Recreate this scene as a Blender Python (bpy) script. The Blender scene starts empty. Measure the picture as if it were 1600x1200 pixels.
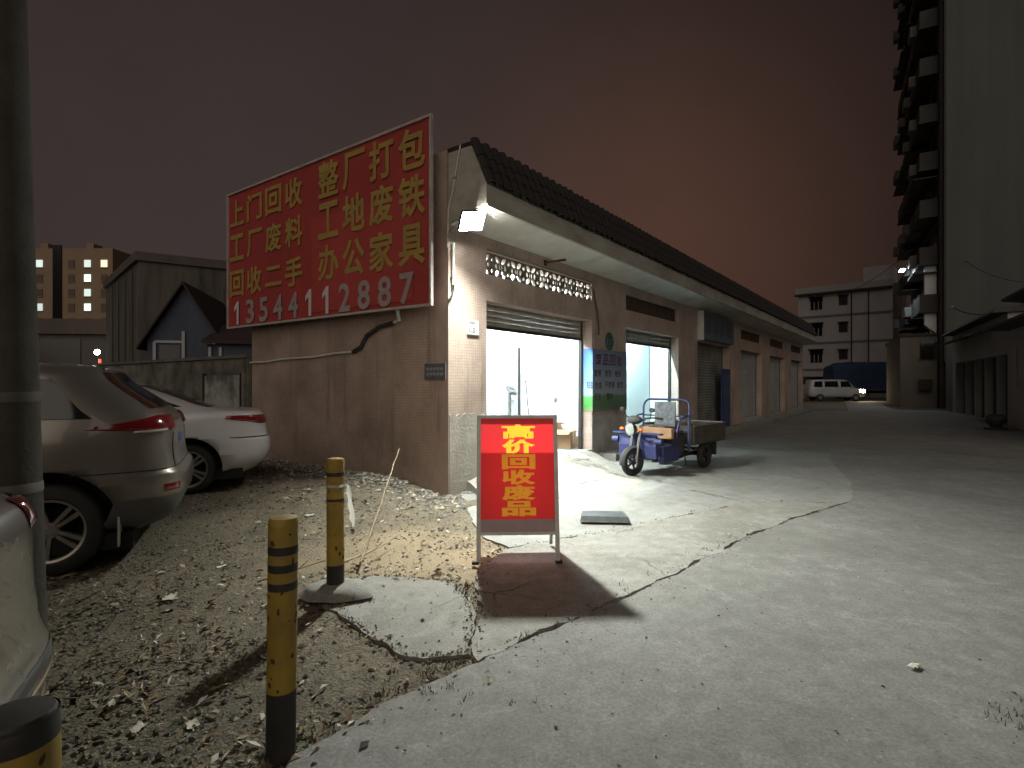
import bpy, bmesh, math, random
import numpy as np
from mathutils import Vector, Matrix, noise as mnoise

R = math.radians
SC = bpy.context.scene
COL = SC.collection

# ------------------------------------------------------------------ camera
cam_data = bpy.data.cameras.new('camera')
cam = bpy.data.objects.new('camera', cam_data)
COL.objects.link(cam)
cam.location = (0, 0, 1.6)
cam.rotation_euler = (R(90), 0, 0)
cam_data.sensor_width = 36
cam_data.lens = 36 * 866 / 1600
cam_data.clip_start = 0.05
cam_data.clip_end = 3000
SC.camera = cam

# ------------------------------------------------------------------ night sky: brown light-polluted overcast with a town's glow
world = bpy.data.worlds.new('World')
SC.world = world
world.use_nodes = True
wt = world.node_tree
wt.nodes.clear()
w_out = wt.nodes.new('ShaderNodeOutputWorld')
w_bg = wt.nodes.new('ShaderNodeBackground')
w_tc = wt.nodes.new('ShaderNodeTexCoord')
def w_lobe(d, power):
    d = Vector(d).normalized()
    dot = wt.nodes.new('ShaderNodeVectorMath'); dot.operation = 'DOT_PRODUCT'
    wt.links.new(w_tc.outputs['Generated'], dot.inputs[0]); dot.inputs[1].default_value = d
    mx = wt.nodes.new('ShaderNodeMath'); mx.operation = 'MAXIMUM'; mx.inputs[1].default_value = 0
    wt.links.new(dot.outputs['Value'], mx.inputs[0])
    pw = wt.nodes.new('ShaderNodeMath'); pw.operation = 'POWER'; pw.inputs[1].default_value = power
    wt.links.new(mx.outputs[0], pw.inputs[0])
    return pw.outputs[0]
def w_add(col, fac_socket, amount):
    mul = wt.nodes.new('ShaderNodeVectorMath'); mul.operation = 'SCALE'
    mul.inputs[0].default_value = amount
    wt.links.new(fac_socket, mul.inputs['Scale'])
    add = wt.nodes.new('ShaderNodeVectorMath'); add.operation = 'ADD'
    wt.links.new(col, add.inputs[0]); wt.links.new(mul.outputs[0], add.inputs[1])
    return add.outputs[0]
base = wt.nodes.new('ShaderNodeCombineXYZ')
base.inputs[0].default_value, base.inputs[1].default_value, base.inputs[2].default_value = 0.0105, 0.0084, 0.0082
c = w_add(base.outputs[0], w_lobe((0.26, 1, 0.24), 19), (0.052, 0.021, 0.0115))
c = w_add(c, w_lobe((-0.55, 1, 0.15), 3.5), (0.036, 0.026, 0.024))
# uneven low cloud
w_n = wt.nodes.new('ShaderNodeTexNoise'); w_n.inputs['Scale'].default_value = 2.6; w_n.inputs['Detail'].default_value = 7; w_n.inputs['Roughness'].default_value = 0.6
wt.links.new(w_tc.outputs['Generated'], w_n.inputs['Vector'])
w_r = wt.nodes.new('ShaderNodeMapRange'); w_r.inputs['From Min'].default_value = 0.3; w_r.inputs['From Max'].default_value = 0.7
w_r.inputs['To Min'].default_value = 0.93; w_r.inputs['To Max'].default_value = 1.07
wt.links.new(w_n.outputs['Fac'], w_r.inputs['Value'])
w_s = wt.nodes.new('ShaderNodeVectorMath'); w_s.operation = 'SCALE'
wt.links.new(c, w_s.inputs[0]); wt.links.new(w_r.outputs[0], w_s.inputs['Scale']); c = w_s.outputs[0]
wt.links.new(c, w_bg.inputs['Color'])
w_bg.inputs['Strength'].default_value = 1.0
wt.links.new(w_bg.outputs[0], w_out.inputs['Surface'])

# ------------------------------------------------------------------ the one sun lamp: faint, very soft night glow from behind the camera
sun_data = bpy.data.lights.new('night_glow', 'SUN')
sun_data.energy = 0.80
sun_data.angle = R(70)
sun_data.color = (1.0, 0.86, 0.72)
sun = bpy.data.objects.new('night_glow', sun_data)
COL.objects.link(sun)
sun.rotation_euler = Vector((0.10, 0.86, -0.50)).to_track_quat('-Z', 'Y').to_euler()

# ------------------------------------------------------------------ exposure
SC.view_settings.view_transform = 'Standard'
SC.view_settings.look = 'None'
SC.view_settings.exposure = 0.0
SC.view_settings.gamma = 1.0
SC.view_settings.use_curve_mapping = False
SC.render.engine = 'CYCLES'
SC.cycles.sample_clamp_indirect = 4.0
SC.cycles.max_bounces = 8
SC.cycles.use_denoising = True
SC.cycles.caustics_reflective = False
SC.cycles.caustics_refractive = False

# ================================================================== helpers
def srgb(r, g, b):
    f = lambda c: c / 12.92 if c <= 0.04045 else ((c + 0.055) / 1.055) ** 2.4
    return (f(r / 255), f(g / 255), f(b / 255))

MATS = {}
def mat(name, col, rough=0.7, metal=0.0, col2=None, scale=3.0, mix=(0.35, 0.7), bump=0.0, bscale=40.0,
        emit=0.0, ecol=None, spec=0.5, trans=0.0, coat=0.0, detail=6.0, stretch=None, rough2=None):
    """A Principled material whose colour wanders between col and col2 with a noise, with fine bump."""
    if name in MATS: return MATS[name]
    m = bpy.data.materials.new(name); m.use_nodes = True
    nt = m.node_tree; p = nt.nodes['Principled BSDF']
    p.inputs['Base Color'].default_value = (*col, 1)
    p.inputs['Roughness'].default_value = rough
    p.inputs['Metallic'].default_value = metal
    p.inputs['Specular IOR Level'].default_value = spec
    if trans: p.inputs['Transmission Weight'].default_value = trans
    if coat: p.inputs['Coat Weight'].default_value = coat; p.inputs['Coat Roughness'].default_value = 0.06
    if emit:
        p.inputs['Emission Color'].default_value = (*(ecol or col), 1)
        p.inputs['Emission Strength'].default_value = emit
    tc = nt.nodes.new('ShaderNodeTexCoord')
    vec = tc.outputs['Object']
    if stretch:
        mp = nt.nodes.new('ShaderNodeMapping'); mp.inputs['Scale'].default_value = stretch
        nt.links.new(vec, mp.inputs['Vector']); vec = mp.outputs[0]
    if col2 is not None:
        n = nt.nodes.new('ShaderNodeTexNoise'); n.inputs['Scale'].default_value = scale
        n.inputs['Detail'].default_value = detail; n.inputs['Roughness'].default_value = 0.62
        nt.links.new(vec, n.inputs['Vector'])
        r = nt.nodes.new('ShaderNodeMapRange'); r.inputs['From Min'].default_value = mix[0]; r.inputs['From Max'].default_value = mix[1]
        nt.links.new(n.outputs['Fac'], r.inputs['Value'])
        x = nt.nodes.new('ShaderNodeMix'); x.data_type = 'RGBA'
        x.inputs['A'].default_value = (*col, 1); x.inputs['B'].default_value = (*col2, 1)
        nt.links.new(r.outputs[0], x.inputs['Factor'])
        nt.links.new(x.outputs['Result'], p.inputs['Base Color'])
        if rough2 is not None:
            y = nt.nodes.new('ShaderNodeMapRange'); y.inputs['To Min'].default_value = rough; y.inputs['To Max'].default_value = rough2
            nt.links.new(r.outputs[0], y.inputs['Value']); nt.links.new(y.outputs[0], p.inputs['Roughness'])
    if bump:
        n2 = nt.nodes.new('ShaderNodeTexNoise'); n2.inputs['Scale'].default_value = bscale
        n2.inputs['Detail'].default_value = 4
        nt.links.new(vec, n2.inputs['Vector'])
        b = nt.nodes.new('ShaderNodeBump'); b.inputs['Strength'].default_value = bump; b.inputs['Distance'].default_value = 0.02
        nt.links.new(n2.outputs['Fac'], b.inputs['Height']); nt.links.new(b.outputs[0], p.inputs['Normal'])
    MATS[name] = m
    return m

def emission(name, col, strength):
    if name in MATS: return MATS[name]
    m = bpy.data.materials.new(name); m.use_nodes = True
    p = m.node_tree.nodes['Principled BSDF']
    p.inputs['Base Color'].default_value = (0.8, 0.8, 0.8, 1)
    p.inputs['Emission Color'].default_value = (*col, 1)
    p.inputs['Emission Strength'].default_value = strength
    MATS[name] = m
    return m

def nadd(m, kind, **kw):
    n = m.node_tree.nodes.new(kind)
    for k, v in kw.items():
        if k in n.inputs: n.inputs[k].default_value = v
        else: setattr(n, k, v)
    return n

class MB:
    """collects shapes; build() links them as ONE mesh object"""
    def __init__(s): s.v = []; s.f = []; s.mi = []; s.cur = 0
    def add(s, verts, faces):
        o = len(s.v); s.v += [tuple(p) for p in verts]
        s.f += [tuple(i + o for i in f) for f in faces]; s.mi += [s.cur] * len(faces); return s
    def box(s, x0, x1, y0, y1, z0, z1, M=None):
        vs = [(x0,y0,z0),(x1,y0,z0),(x1,y1,z0),(x0,y1,z0),(x0,y0,z1),(x1,y0,z1),(x1,y1,z1),(x0,y1,z1)]
        if M is not None: vs = [M @ Vector(p) for p in vs]
        return s.add(vs, [(3,2,1,0),(4,5,6,7),(0,1,5,4),(1,2,6,5),(2,3,7,6),(3,0,4,7)])
    def rbox(s, x0, x1, y0, y1, z0, z1, b=0.01, M=None):
        """box with chamfered edges (all twelve)"""
        bm = bmesh.new(); bmesh.ops.create_cube(bm, size=1)
        for v in bm.verts: v.co = Vector(((x0+x1)/2 + v.co.x*(x1-x0), (y0+y1)/2 + v.co.y*(y1-y0), (z0+z1)/2 + v.co.z*(z1-z0)))
        bmesh.ops.bevel(bm, geom=list(bm.edges), offset=b, segments=2, affect='EDGES', profile=0.7)
        if M is not None: bmesh.ops.transform(bm, matrix=M, verts=bm.verts)
        bm.verts.index_update()
        vs = [v.co.copy() for v in bm.verts]; fs = [tuple(v.index for v in f.verts) for f in bm.faces]; bm.free()
        return s.add(vs, fs)
    def cyl(s, p0, p1, r0, r1=None, n=12, caps=True):
        r1 = r0 if r1 is None else r1
        p0, p1 = Vector(p0), Vector(p1); d = (p1 - p0).normalized()
        a = d.orthogonal().normalized(); b = d.cross(a)
        vs = []
        for p, r in ((p0, r0), (p1, r1)):
            for i in range(n):
                t = 2 * math.pi * i / n
                vs.append(p + a * (r * math.cos(t)) + b * (r * math.sin(t)))
        fs = [(i, (i+1) % n, n + (i+1) % n, n + i) for i in range(n)]
        if caps: fs += [tuple(range(n-1, -1, -1)), tuple(range(n, 2*n))]
        return s.add(vs, fs)
    def tube(s, pts, r, n=8, caps=True):
        pts = [Vector(p) for p in pts]; vs = []; fs = []
        a = None
        for k, p in enumerate(pts):
            d = (pts[min(k+1, len(pts)-1)] - pts[max(k-1, 0)]).normalized()
            if a is None: a = d.orthogonal().normalized()
            a = (a - d * a.dot(d)).normalized(); b = d.cross(a)
            rr = r[k] if isinstance(r, (list, tuple)) else r
            for i in range(n):
                t = 2 * math.pi * i / n
                vs.append(p + a * (rr*math.cos(t)) + b * (rr*math.sin(t)))
        for k in range(len(pts)-1):
            for i in range(n):
                fs.append((k*n+i, k*n+(i+1)%n, (k+1)*n+(i+1)%n, (k+1)*n+i))
        if caps: fs += [tuple(range(n-1, -1, -1)), tuple(range((len(pts)-1)*n, len(pts)*n))]
        return s.add(vs, fs)
    def lathe(s, prof, n=32, M=None, closed=False):
        """profile of (radius, height) turned about z"""
        vs = []; fs = []
        for r, z in prof:
            for i in range(n):
                t = 2*math.pi*i/n; vs.append(Vector((r*math.cos(t), r*math.sin(t), z)))
        L = len(prof)
        for k in range(L - (0 if closed else 1)):
            k2 = (k+1) % L
            for i in range(n): fs.append((k*n+i, k*n+(i+1)%n, k2*n+(i+1)%n, k2*n+i))
        if M is not None: vs = [M @ p for p in vs]
        return s.add(vs, fs)
    def prism(s, poly, d0, d1, axis='y', M=None):
        """2-D polygon extruded along an axis: 'y' -> (x,z) poly, 'x' -> (y,z) poly, 'z' -> (x,y) poly"""
        def P(a, b, d): return {'y': (a, d, b), 'x': (d, a, b), 'z': (a, b, d)}[axis]
        n = len(poly)
        vs = [P(a, b, d0) for a, b in poly] + [P(a, b, d1) for a, b in poly]
        if M is not None: vs = [M @ Vector(p) for p in vs]
        return s.add(vs, [tuple(range(n)), tuple(range(2*n-1, n-1, -1))] + [(i+n, (i+1)%n+n, (i+1)%n, i) for i in range(n)])
    def quad(s, a, b, c, d): return s.add([a, b, c, d], [(0,1,2,3)])
    def ball(s, c, r, n=10, m=6, sc=(1,1,1)):
        prof = [(r*math.sin(math.pi*k/m), -r*math.cos(math.pi*k/m)) for k in range(m+1)]
        prof[0] = (r*0.01, -r); prof[-1] = (r*0.01, r)
        return s.lathe(prof, n, Matrix.Translation(c) @ Matrix.Diagonal((*sc, 1)))
    def mesh(s, name, mats, smooth=None):
        me = bpy.data.meshes.new(name); me.from_pydata(s.v, [], s.f)
        for m in (mats if isinstance(mats, (list, tuple)) else [mats]): me.materials.append(m)
        if any(s.mi): me.polygons.foreach_set('material_index', s.mi)
        bm = bmesh.new(); bm.from_mesh(me); bmesh.ops.recalc_face_normals(bm, faces=bm.faces); bm.to_mesh(me); bm.free()
        if smooth is not None:
            me.shade_smooth(); me.set_sharp_from_angle(angle=R(smooth))
        me.update(); return me
    def build(s, name, mats, parent=None, smooth=None):
        return link(name, s.mesh(name, mats, smooth), parent)

def link(name, me, parent=None):
    o = bpy.data.objects.new(name, me); COL.objects.link(o)
    if parent is not None: o.parent = parent
    return o
def tag(o, label=None, cat=None, group=None, kind=None):
    if label: o['label'] = label
    if cat: o['category'] = cat
    if group: o['group'] = group
    if kind: o['kind'] = kind
    return o
def thing(name, label, cat, loc=(0,0,0), rz=0.0, group=None):
    o = bpy.data.objects.new(name, None); COL.objects.link(o)
    o.empty_display_size = 0.1
    o.location = loc; o.rotation_euler = (0, 0, rz)
    return tag(o, label, cat, group)
def dup(root, parent=None):
    c = root.copy(); COL.objects.link(c); c.parent = parent
    for ch in root.children: dup(ch, c)
    return c
def smooth01(a, b, x):
    t = max(0.0, min(1.0, (x - a) / (b - a))); return t*t*(3-2*t)

def text_tris(body, size, xs=1.0, bold=0.0):
    """glyph outline of a string as 2-D triangles, centred on the origin"""
    c = bpy.data.curves.new('lettering', 'FONT'); c.body = body; c.size = size
    c.bevel_depth = bold * size; c.bevel_resolution = 0; c.resolution_u = 4
    o = bpy.data.objects.new('lettering', c); COL.objects.link(o)
    me = bpy.data.meshes.new_from_object(o.evaluated_get(bpy.context.evaluated_depsgraph_get()))
    bpy.data.objects.remove(o); bpy.data.curves.remove(c)
    vs = [(v.co.x * xs, v.co.y) for v in me.vertices]
    me.calc_loop_triangles()
    tr = [tuple(t.vertices) for t in me.loop_triangles]
    bpy.data.meshes.remove(me)
    x0, x1 = min(v[0] for v in vs), max(v[0] for v in vs); y0, y1 = min(v[1] for v in vs), max(v[1] for v in vs)
    return [(x-(x0+x1)/2, y-(y0+y1)/2) for x, y in vs], tr, (x1-x0, y1-y0)
def put_one(mb, w, h, place):
    """a bold figure 1 with its flag"""
    P = [(-.06,-.5),(.22,-.5),(.22,.5),(.0,.5),(-.36,.26),(-.36,.06),(-.06,.22)]
    mb.add([place(a*w, b*h) for a, b in P], [(0,1,2,3,6),(3,4,5,6)])
def put_text(mb, body, w, h, bold, place):
    """adds a glyph stretched to w x h; place(a, b) -> 3-D point"""
    vs, tr, (tw, th) = text_tris(body, 1.0, 1.0, bold)
    mb.add([place(x*w/tw, y*h/th) for x, y in vs], tr)

# ================================================================== shared materials
M_plaster = mat('plaster', (0.42,0.39,0.35), 0.85, col2=(0.26,0.24,0.21), scale=2.2, bump=0.25, bscale=30)
M_soffit = mat('soffit_paint', (0.66,0.65,0.60), 0.85, col2=(0.45,0.43,0.38), scale=1.6, mix=(0.45,0.8), bump=0.2, bscale=18)
M_white = mat('white_wall_paint', (0.78,0.80,0.80), 0.8, col2=(0.70,0.72,0.72), scale=2)
M_black = mat('black_rubber', (0.018,0.018,0.018), 0.75, col2=(0.03,0.03,0.028), scale=12)
M_dark = mat('dark_metal', (0.05,0.048,0.045), 0.5, 0.6, col2=(0.03,0.027,0.025), scale=8)
M_steel = mat('galvanised_steel', (0.46,0.46,0.45), 0.38, 0.85, col2=(0.30,0.29,0.27), scale=9, rough2=0.6)
M_chrome = mat('chrome', (0.75,0.75,0.74), 0.12, 1.0)
M_cable = mat('cable_sheath', (0.03,0.03,0.03), 0.6)
M_pvc = mat('white_conduit', (0.66,0.66,0.62), 0.5, col2=(0.5,0.48,0.42), scale=6)
M_wood = mat('weathered_wood', (0.34,0.27,0.18), 0.8, col2=(0.2,0.15,0.1), scale=5, stretch=(1,1,8))
M_card = mat('cardboard', (0.42,0.28,0.16), 0.85, col2=(0.34,0.22,0.12), scale=4)
M_paper = mat('scrap_paper', (0.62,0.58,0.48), 0.85, col2=(0.42,0.38,0.30), scale=7)
M_leaf = mat('dry_leaves', (0.20,0.13,0.07), 0.85, col2=(0.10,0.075,0.04), scale=9)
M_glassdark = mat('car_glass', (0.012,0.014,0.015), 0.08, 0.0, spec=0.7)

# ================================================================== the place: shop frame, ground heights
CX, CY = -0.91, 7.92                       # front corner of the shop building
PHI = math.atan2(866, 635)
U = Vector((math.cos(PHI), math.sin(PHI)))  # along the shop front
NI = Vector((-U.y, U.x))                    # into the building = along its side wall
def loc2w(x, y, z=0.0): return Vector((CX + U.x*x + NI.x*y, CY + U.y*x + NI.y*y, z))
def w2loc(X, Y):
    dx, dy = X - CX, Y - CY
    return dx*U.x + dy*U.y, dx*NI.x + dy*NI.y
def gz(X, Y):
    """height of the dirt lot"""
    lx, ly = w2loc(X, Y)
    k = smooth01(-1.4, 1.3, ly) * smooth01(1.0, -0.4, lx) if lx < 1.0 else 0.0
    dip = 1 - math.exp(-((X-CX)**2 + (Y-CY)**2) / 0.45)
    near = smooth01(2.2, 4.2, Y) 
    return 0.20 * k * dip * (0.55 + 0.45*near)
def in_poly(x, y, P):
    c = False; j = len(P) - 1
    for i in range(len(P)):
        if (P[i][1] > y) != (P[j][1] > y) and x < (P[j][0]-P[i][0])*(y-P[i][1])/(P[j][1]-P[i][1]) + P[i][0]: c = not c
        j = i
    return c
def wobble(P, step=0.12, amp=0.03, seed=0, closed=True):
    """polyline resampled with a ragged edge"""
    out = []; n = len(P)
    for i in range(n if closed else n-1):
        a, b = Vector(P[i]), Vector(P[(i+1) % n]); L = (b-a).length
        if L > 14: out.append(tuple(a)); continue
        k = max(1, int(L/step)); d = (b-a)/L; nn = Vector((-d.y, d.x))
        for q in range(k):
            p = a + (b-a)*(q/k)
            w = amp * (mnoise.noise(Vector((p.x*2.3+seed, p.y*2.3, seed))) + 0.6*mnoise.noise(Vector((p.x*9+seed, p.y*9, seed))))
            if q == 0 and k == 1: w *= 0.3
            p = p + nn*w; out.append((p.x, p.y))
    if not closed: out.append(tuple(P[-1]))
    return out

# ------------------------------------------------------------------ ground materials
def ground_material():
    m = mat('lot_dirt_and_gravel', (0.17,0.142,0.098), 0.95, col2=(0.092,0.08,0.058), scale=1.3, mix=(0.3,0.72), bump=0.9, bscale=55)
    nt = m.node_tree; p = nt.nodes['Principled BSDF']
    src = p.inputs['Base Color'].links[0].from_socket
    # a fine gravel speckle
    v = nadd(m, 'ShaderNodeTexVoronoi', Scale=48.0)
    tc = nadd(m, 'ShaderNodeTexCoord'); nt.links.new(tc.outputs['Object'], v.inputs['Vector'])
    r = nadd(m, 'ShaderNodeMapRange'); r.inputs['From Min'].default_value = 0.0; r.inputs['From Max'].default_value = 1.0
    r.inputs['To Min'].default_value = 0.45; r.inputs['To Max'].default_value = 1.75
    nt.links.new(v.outputs['Color'], r.inputs['Value'])
    mx = nadd(m, 'ShaderNodeMix'); mx.data_type = 'RGBA'; mx.blend_type = 'MULTIPLY'; mx.inputs['Factor'].default_value = 0.8
    nt.links.new(src, mx.inputs['A']); nt.links.new(r.outputs[0], mx.inputs['B'])
    # sandy soil beside the sign
    g = nadd(m, 'ShaderNodeVectorMath', operation='DISTANCE'); g.inputs[1].default_value = (-0.95, 5.15, 0.05)
    sc_ = nadd(m, 'ShaderNodeVectorMath', operation='MULTIPLY'); sc_.inputs[1].default_value = (1, 1, 0)
    nt.links.new(tc.outputs['Object'], sc_.inputs[0]); nt.links.new(sc_.outputs[0], g.inputs[0])
    nz = nadd(m, 'ShaderNodeTexNoise', Scale=2.2); nt.links.new(tc.outputs['Object'], nz.inputs['Vector'])
    ad = nadd(m, 'ShaderNodeMath', operation='MULTIPLY_ADD'); ad.inputs[1].default_value = 1.6
    nt.links.new(nz.outputs['Fac'], ad.inputs[0]); nt.links.new(g.outputs['Value'], ad.inputs[2])
    rr = nadd(m, 'ShaderNodeMapRange'); rr.inputs['From Min'].default_value = 1.25; rr.inputs['From Max'].default_value = 2.1
    rr.inputs['To Min'].default_value = 1.0; rr.inputs['To Max'].default_value = 0.0
    nt.links.new(ad.outputs[0], rr.inputs['Value'])
    m2 = nadd(m, 'ShaderNodeMix'); m2.data_type = 'RGBA'; m2.inputs['B'].default_value = (0.30,0.235,0.15,1)
    nt.links.new(rr.outputs[0], m2.inputs['Factor']); nt.links.new(mx.outputs['Result'], m2.inputs['A'])
    nt.links.new(m2.outputs['Result'], p.inputs['Base Color'])
    return m
def concrete(name, c1, c2, stain, crack=0.0, fine=(0.8, 1.25)):
    m = mat(name, c1, 0.82, col2=c2, scale=0.9, mix=(0.32,0.7), bump=0.16, bscale=130)
    nt = m.node_tree; p = nt.nodes['Principled BSDF']
    src = p.inputs['Base Color'].links[0].from_socket
    tc = nadd(m, 'ShaderNodeTexCoord')
    n1 = nadd(m, 'ShaderNodeTexNoise', Scale=7.0, Detail=8.0); nt.links.new(tc.outputs['Object'], n1.inputs['Vector'])
    r1 = nadd(m, 'ShaderNodeMapRange'); r1.inputs['From Min'].default_value = 0.3; r1.inputs['From Max'].default_value = 0.7
    r1.inputs['To Min'].default_value = fine[0]; r1.inputs['To Max'].default_value = fine[1]
    nt.links.new(n1.outputs['Fac'], r1.inputs['Value'])
    a = nadd(m, 'ShaderNodeMix'); a.data_type = 'RGBA'; a.blend_type = 'MULTIPLY'; a.inputs['Factor'].default_value = 1.0
    nt.links.new(src, a.inputs['A']); nt.links.new(r1.outputs[0], a.inputs['B'])
    # grit flecks
    v = nadd(m, 'ShaderNodeTexVoronoi', Scale=26.0); nt.links.new(tc.outputs['Object'], v.inputs['Vector'])
    vr = nadd(m, 'ShaderNodeMapRange'); vr.inputs['From Min'].default_value = 0.07; vr.inputs['From Max'].default_value = 0.14
    vr.inputs['To Min'].default_value = 1.0; vr.inputs['To Max'].default_value = 0.0
    nt.links.new(v.outputs['Distance'], vr.inputs['Value'])
    vc = nadd(m, 'ShaderNodeMapRange'); vc.inputs['From Min'].default_value = 0.72; vc.inputs['From Max'].default_value = 0.76
    nt.links.new(v.outputs['Color'], vc.inputs['Value'])
    vm = nadd(m, 'ShaderNodeMath', operation='MULTIPLY'); nt.links.new(vr.outputs[0], vm.inputs[0]); nt.links.new(vc.outputs[0], vm.inputs[1])
    b = nadd(m, 'ShaderNodeMix'); b.data_type = 'RGBA'; b.inputs['B'].default_value = (0.42,0.40,0.36,1)
    nt.links.new(vm.outputs[0], b.inputs['Factor']); nt.links.new(a.outputs['Result'], b.inputs['A'])
    # irregular stains
    n2 = nadd(m, 'ShaderNodeTexNoise', Scale=0.55, Detail=9.0, Roughness=0.7, Distortion=0.6); nt.links.new(tc.outputs['Object'], n2.inputs['Vector'])
    r2 = nadd(m, 'ShaderNodeMapRange'); r2.inputs['From Min'].default_value = 0.50; r2.inputs['From Max'].default_value = 0.66
    r2.inputs['To Max'].default_value = 0.75
    nt.links.new(n2.outputs['Fac'], r2.inputs['Value'])
    d = nadd(m, 'ShaderNodeMix'); d.data_type = 'RGBA'; d.inputs['B'].default_value = (*stain, 1)
    nt.links.new(r2.outputs[0], d.inputs['Factor']); nt.links.new(b.outputs['Result'], d.inputs['A'])
    # patchy spalled paste
    n4 = nadd(m, 'ShaderNodeTexNoise', Scale=2.6, Detail=9.0, Roughness=0.75, Distortion=1.2); nt.links.new(tc.outputs['Object'], n4.inputs['Vector'])
    r4 = nadd(m, 'ShaderNodeMapRange'); r4.inputs['From Min'].default_value = 0.56; r4.inputs['From Max'].default_value = 0.62
    r4.inputs['To Max'].default_value = 0.35
    nt.links.new(n4.outputs['Fac'], r4.inputs['Value'])
    e = nadd(m, 'ShaderNodeMix'); e.data_type = 'RGBA'; e.inputs['B'].default_value = (c1[0]*1.35, c1[1]*1.35, c1[2]*1.38, 1)
    nt.links.new(r4.outputs[0], e.inputs['Factor']); nt.links.new(d.outputs['Result'], e.inputs['A'])
    # sandy fine grain and dark pits
    n5 = nadd(m, 'ShaderNodeTexNoise', Scale=65.0, Detail=5.0, Roughness=0.7); nt.links.new(tc.outputs['Object'], n5.inputs['Vector'])
    r5 = nadd(m, 'ShaderNodeMapRange'); r5.inputs['From Min'].default_value = 0.28; r5.inputs['From Max'].default_value = 0.72
    r5.inputs['To Min'].default_value = 0.62; r5.inputs['To Max'].default_value = 1.35
    nt.links.new(n5.outputs['Fac'], r5.inputs['Value'])
    g5 = nadd(m, 'ShaderNodeMix'); g5.data_type = 'RGBA'; g5.blend_type = 'MULTIPLY'; g5.inputs['Factor'].default_value = 1.0
    nt.links.new(e.outputs['Result'], g5.inputs['A']); nt.links.new(r5.outputs[0], g5.inputs['B'])
    v6 = nadd(m, 'ShaderNodeTexVoronoi', Scale=9.0); nt.links.new(tc.outputs['Object'], v6.inputs['Vector'])
    r6 = nadd(m, 'ShaderNodeMapRange'); r6.inputs['From Min'].default_value = 0.06; r6.inputs['From Max'].default_value = 0.16
    r6.inputs['To Min'].default_value = 0.55; r6.inputs['To Max'].default_value = 0.0
    nt.links.new(v6.outputs['Distance'], r6.inputs['Value'])
    c6 = nadd(m, 'ShaderNodeMapRange'); c6.inputs['From Min'].default_value = 0.60; c6.inputs['From Max'].default_value = 0.68
    nt.links.new(v6.outputs['Color'], c6.inputs['Value'])
    m6 = nadd(m, 'ShaderNodeMath', operation='MULTIPLY'); nt.links.new(r6.outputs[0], m6.inputs[0]); nt.links.new(c6.outputs[0], m6.inputs[1])
    h6 = nadd(m, 'ShaderNodeMix'); h6.data_type = 'RGBA'; h6.inputs['B'].default_value = (stain[0]*.6, stain[1]*.6, stain[2]*.55, 1)
    nt.links.new(m6.outputs[0], h6.inputs['Factor']); nt.links.new(g5.outputs['Result'], h6.inputs['A'])
    out = h6.outputs['Result']
    if crack:
        vo = nadd(m, 'ShaderNodeTexVoronoi', Scale=crack); vo.feature = 'DISTANCE_TO_EDGE'
        ns = nadd(m, 'ShaderNodeTexNoise', Scale=3.0, Detail=6.0); nt.links.new(tc.outputs['Object'], ns.inputs['Vector'])
        mm = nadd(m, 'ShaderNodeMix'); mm.data_type = 'RGBA'; mm.inputs['Factor'].default_value = 0.22
        nt.links.new(tc.outputs['Object'], mm.inputs['A']); nt.links.new(ns.outputs['Color'], mm.inputs['B'])
        nt.links.new(mm.outputs['Result'], vo.inputs['Vector'])
        rc = nadd(m, 'ShaderNodeMapRange'); rc.inputs['From Min'].default_value = 0.003; rc.inputs['From Max'].default_value = 0.010
        rc.inputs['To Min'].default_value = 0.75; rc.inputs['To Max'].default_value = 0.0
        nt.links.new(vo.outputs['Distance'], rc.inputs['Value'])
        n3 = nadd(m, 'ShaderNodeTexNoise', Scale=0.9); nt.links.new(tc.outputs['Object'], n3.inputs['Vector'])
        r3 = nadd(m, 'ShaderNodeMapRange'); r3.inputs['From Min'].default_value = 0.5; r3.inputs['From Max'].default_value = 0.6
        nt.links.new(n3.outputs['Fac'], r3.inputs['Value'])
        mu = nadd(m, 'ShaderNodeMath', operation='MULTIPLY'); nt.links.new(rc.outputs[0], mu.inputs[0]); nt.links.new(r3.outputs[0], mu.inputs[1])
        f = nadd(m, 'ShaderNodeMix'); f.data_type = 'RGBA'; f.inputs['B'].default_value = (0.05,0.045,0.035,1)
        nt.links.new(mu.outputs[0], f.inputs['Factor']); nt.links.new(out, f.inputs['A']); out = f.outputs['Result']
    nt.links.new(out, p.inputs['Base Color'])
    return m
M_ground = ground_material()
M_road = concrete('road_concrete', (0.215,0.21,0.20), (0.165,0.161,0.150), (0.125,0.12,0.106), fine=(0.86,1.14))
M_apron = concrete('old_apron_concrete', (0.262,0.254,0.232), (0.198,0.19,0.17), (0.148,0.139,0.118), crack=0.9, fine=(0.85,1.15))
M_pale = concrete('pale_apron_concrete', (0.27,0.27,0.255), (0.212,0.21,0.195), (0.165,0.16,0.142), crack=0.5, fine=(0.86,1.14))
M_ramp = concrete('ramp_cement', (0.36,0.35,0.31), (0.28,0.27,0.23), (0.17,0.16,0.12), crack=0.8)

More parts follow.
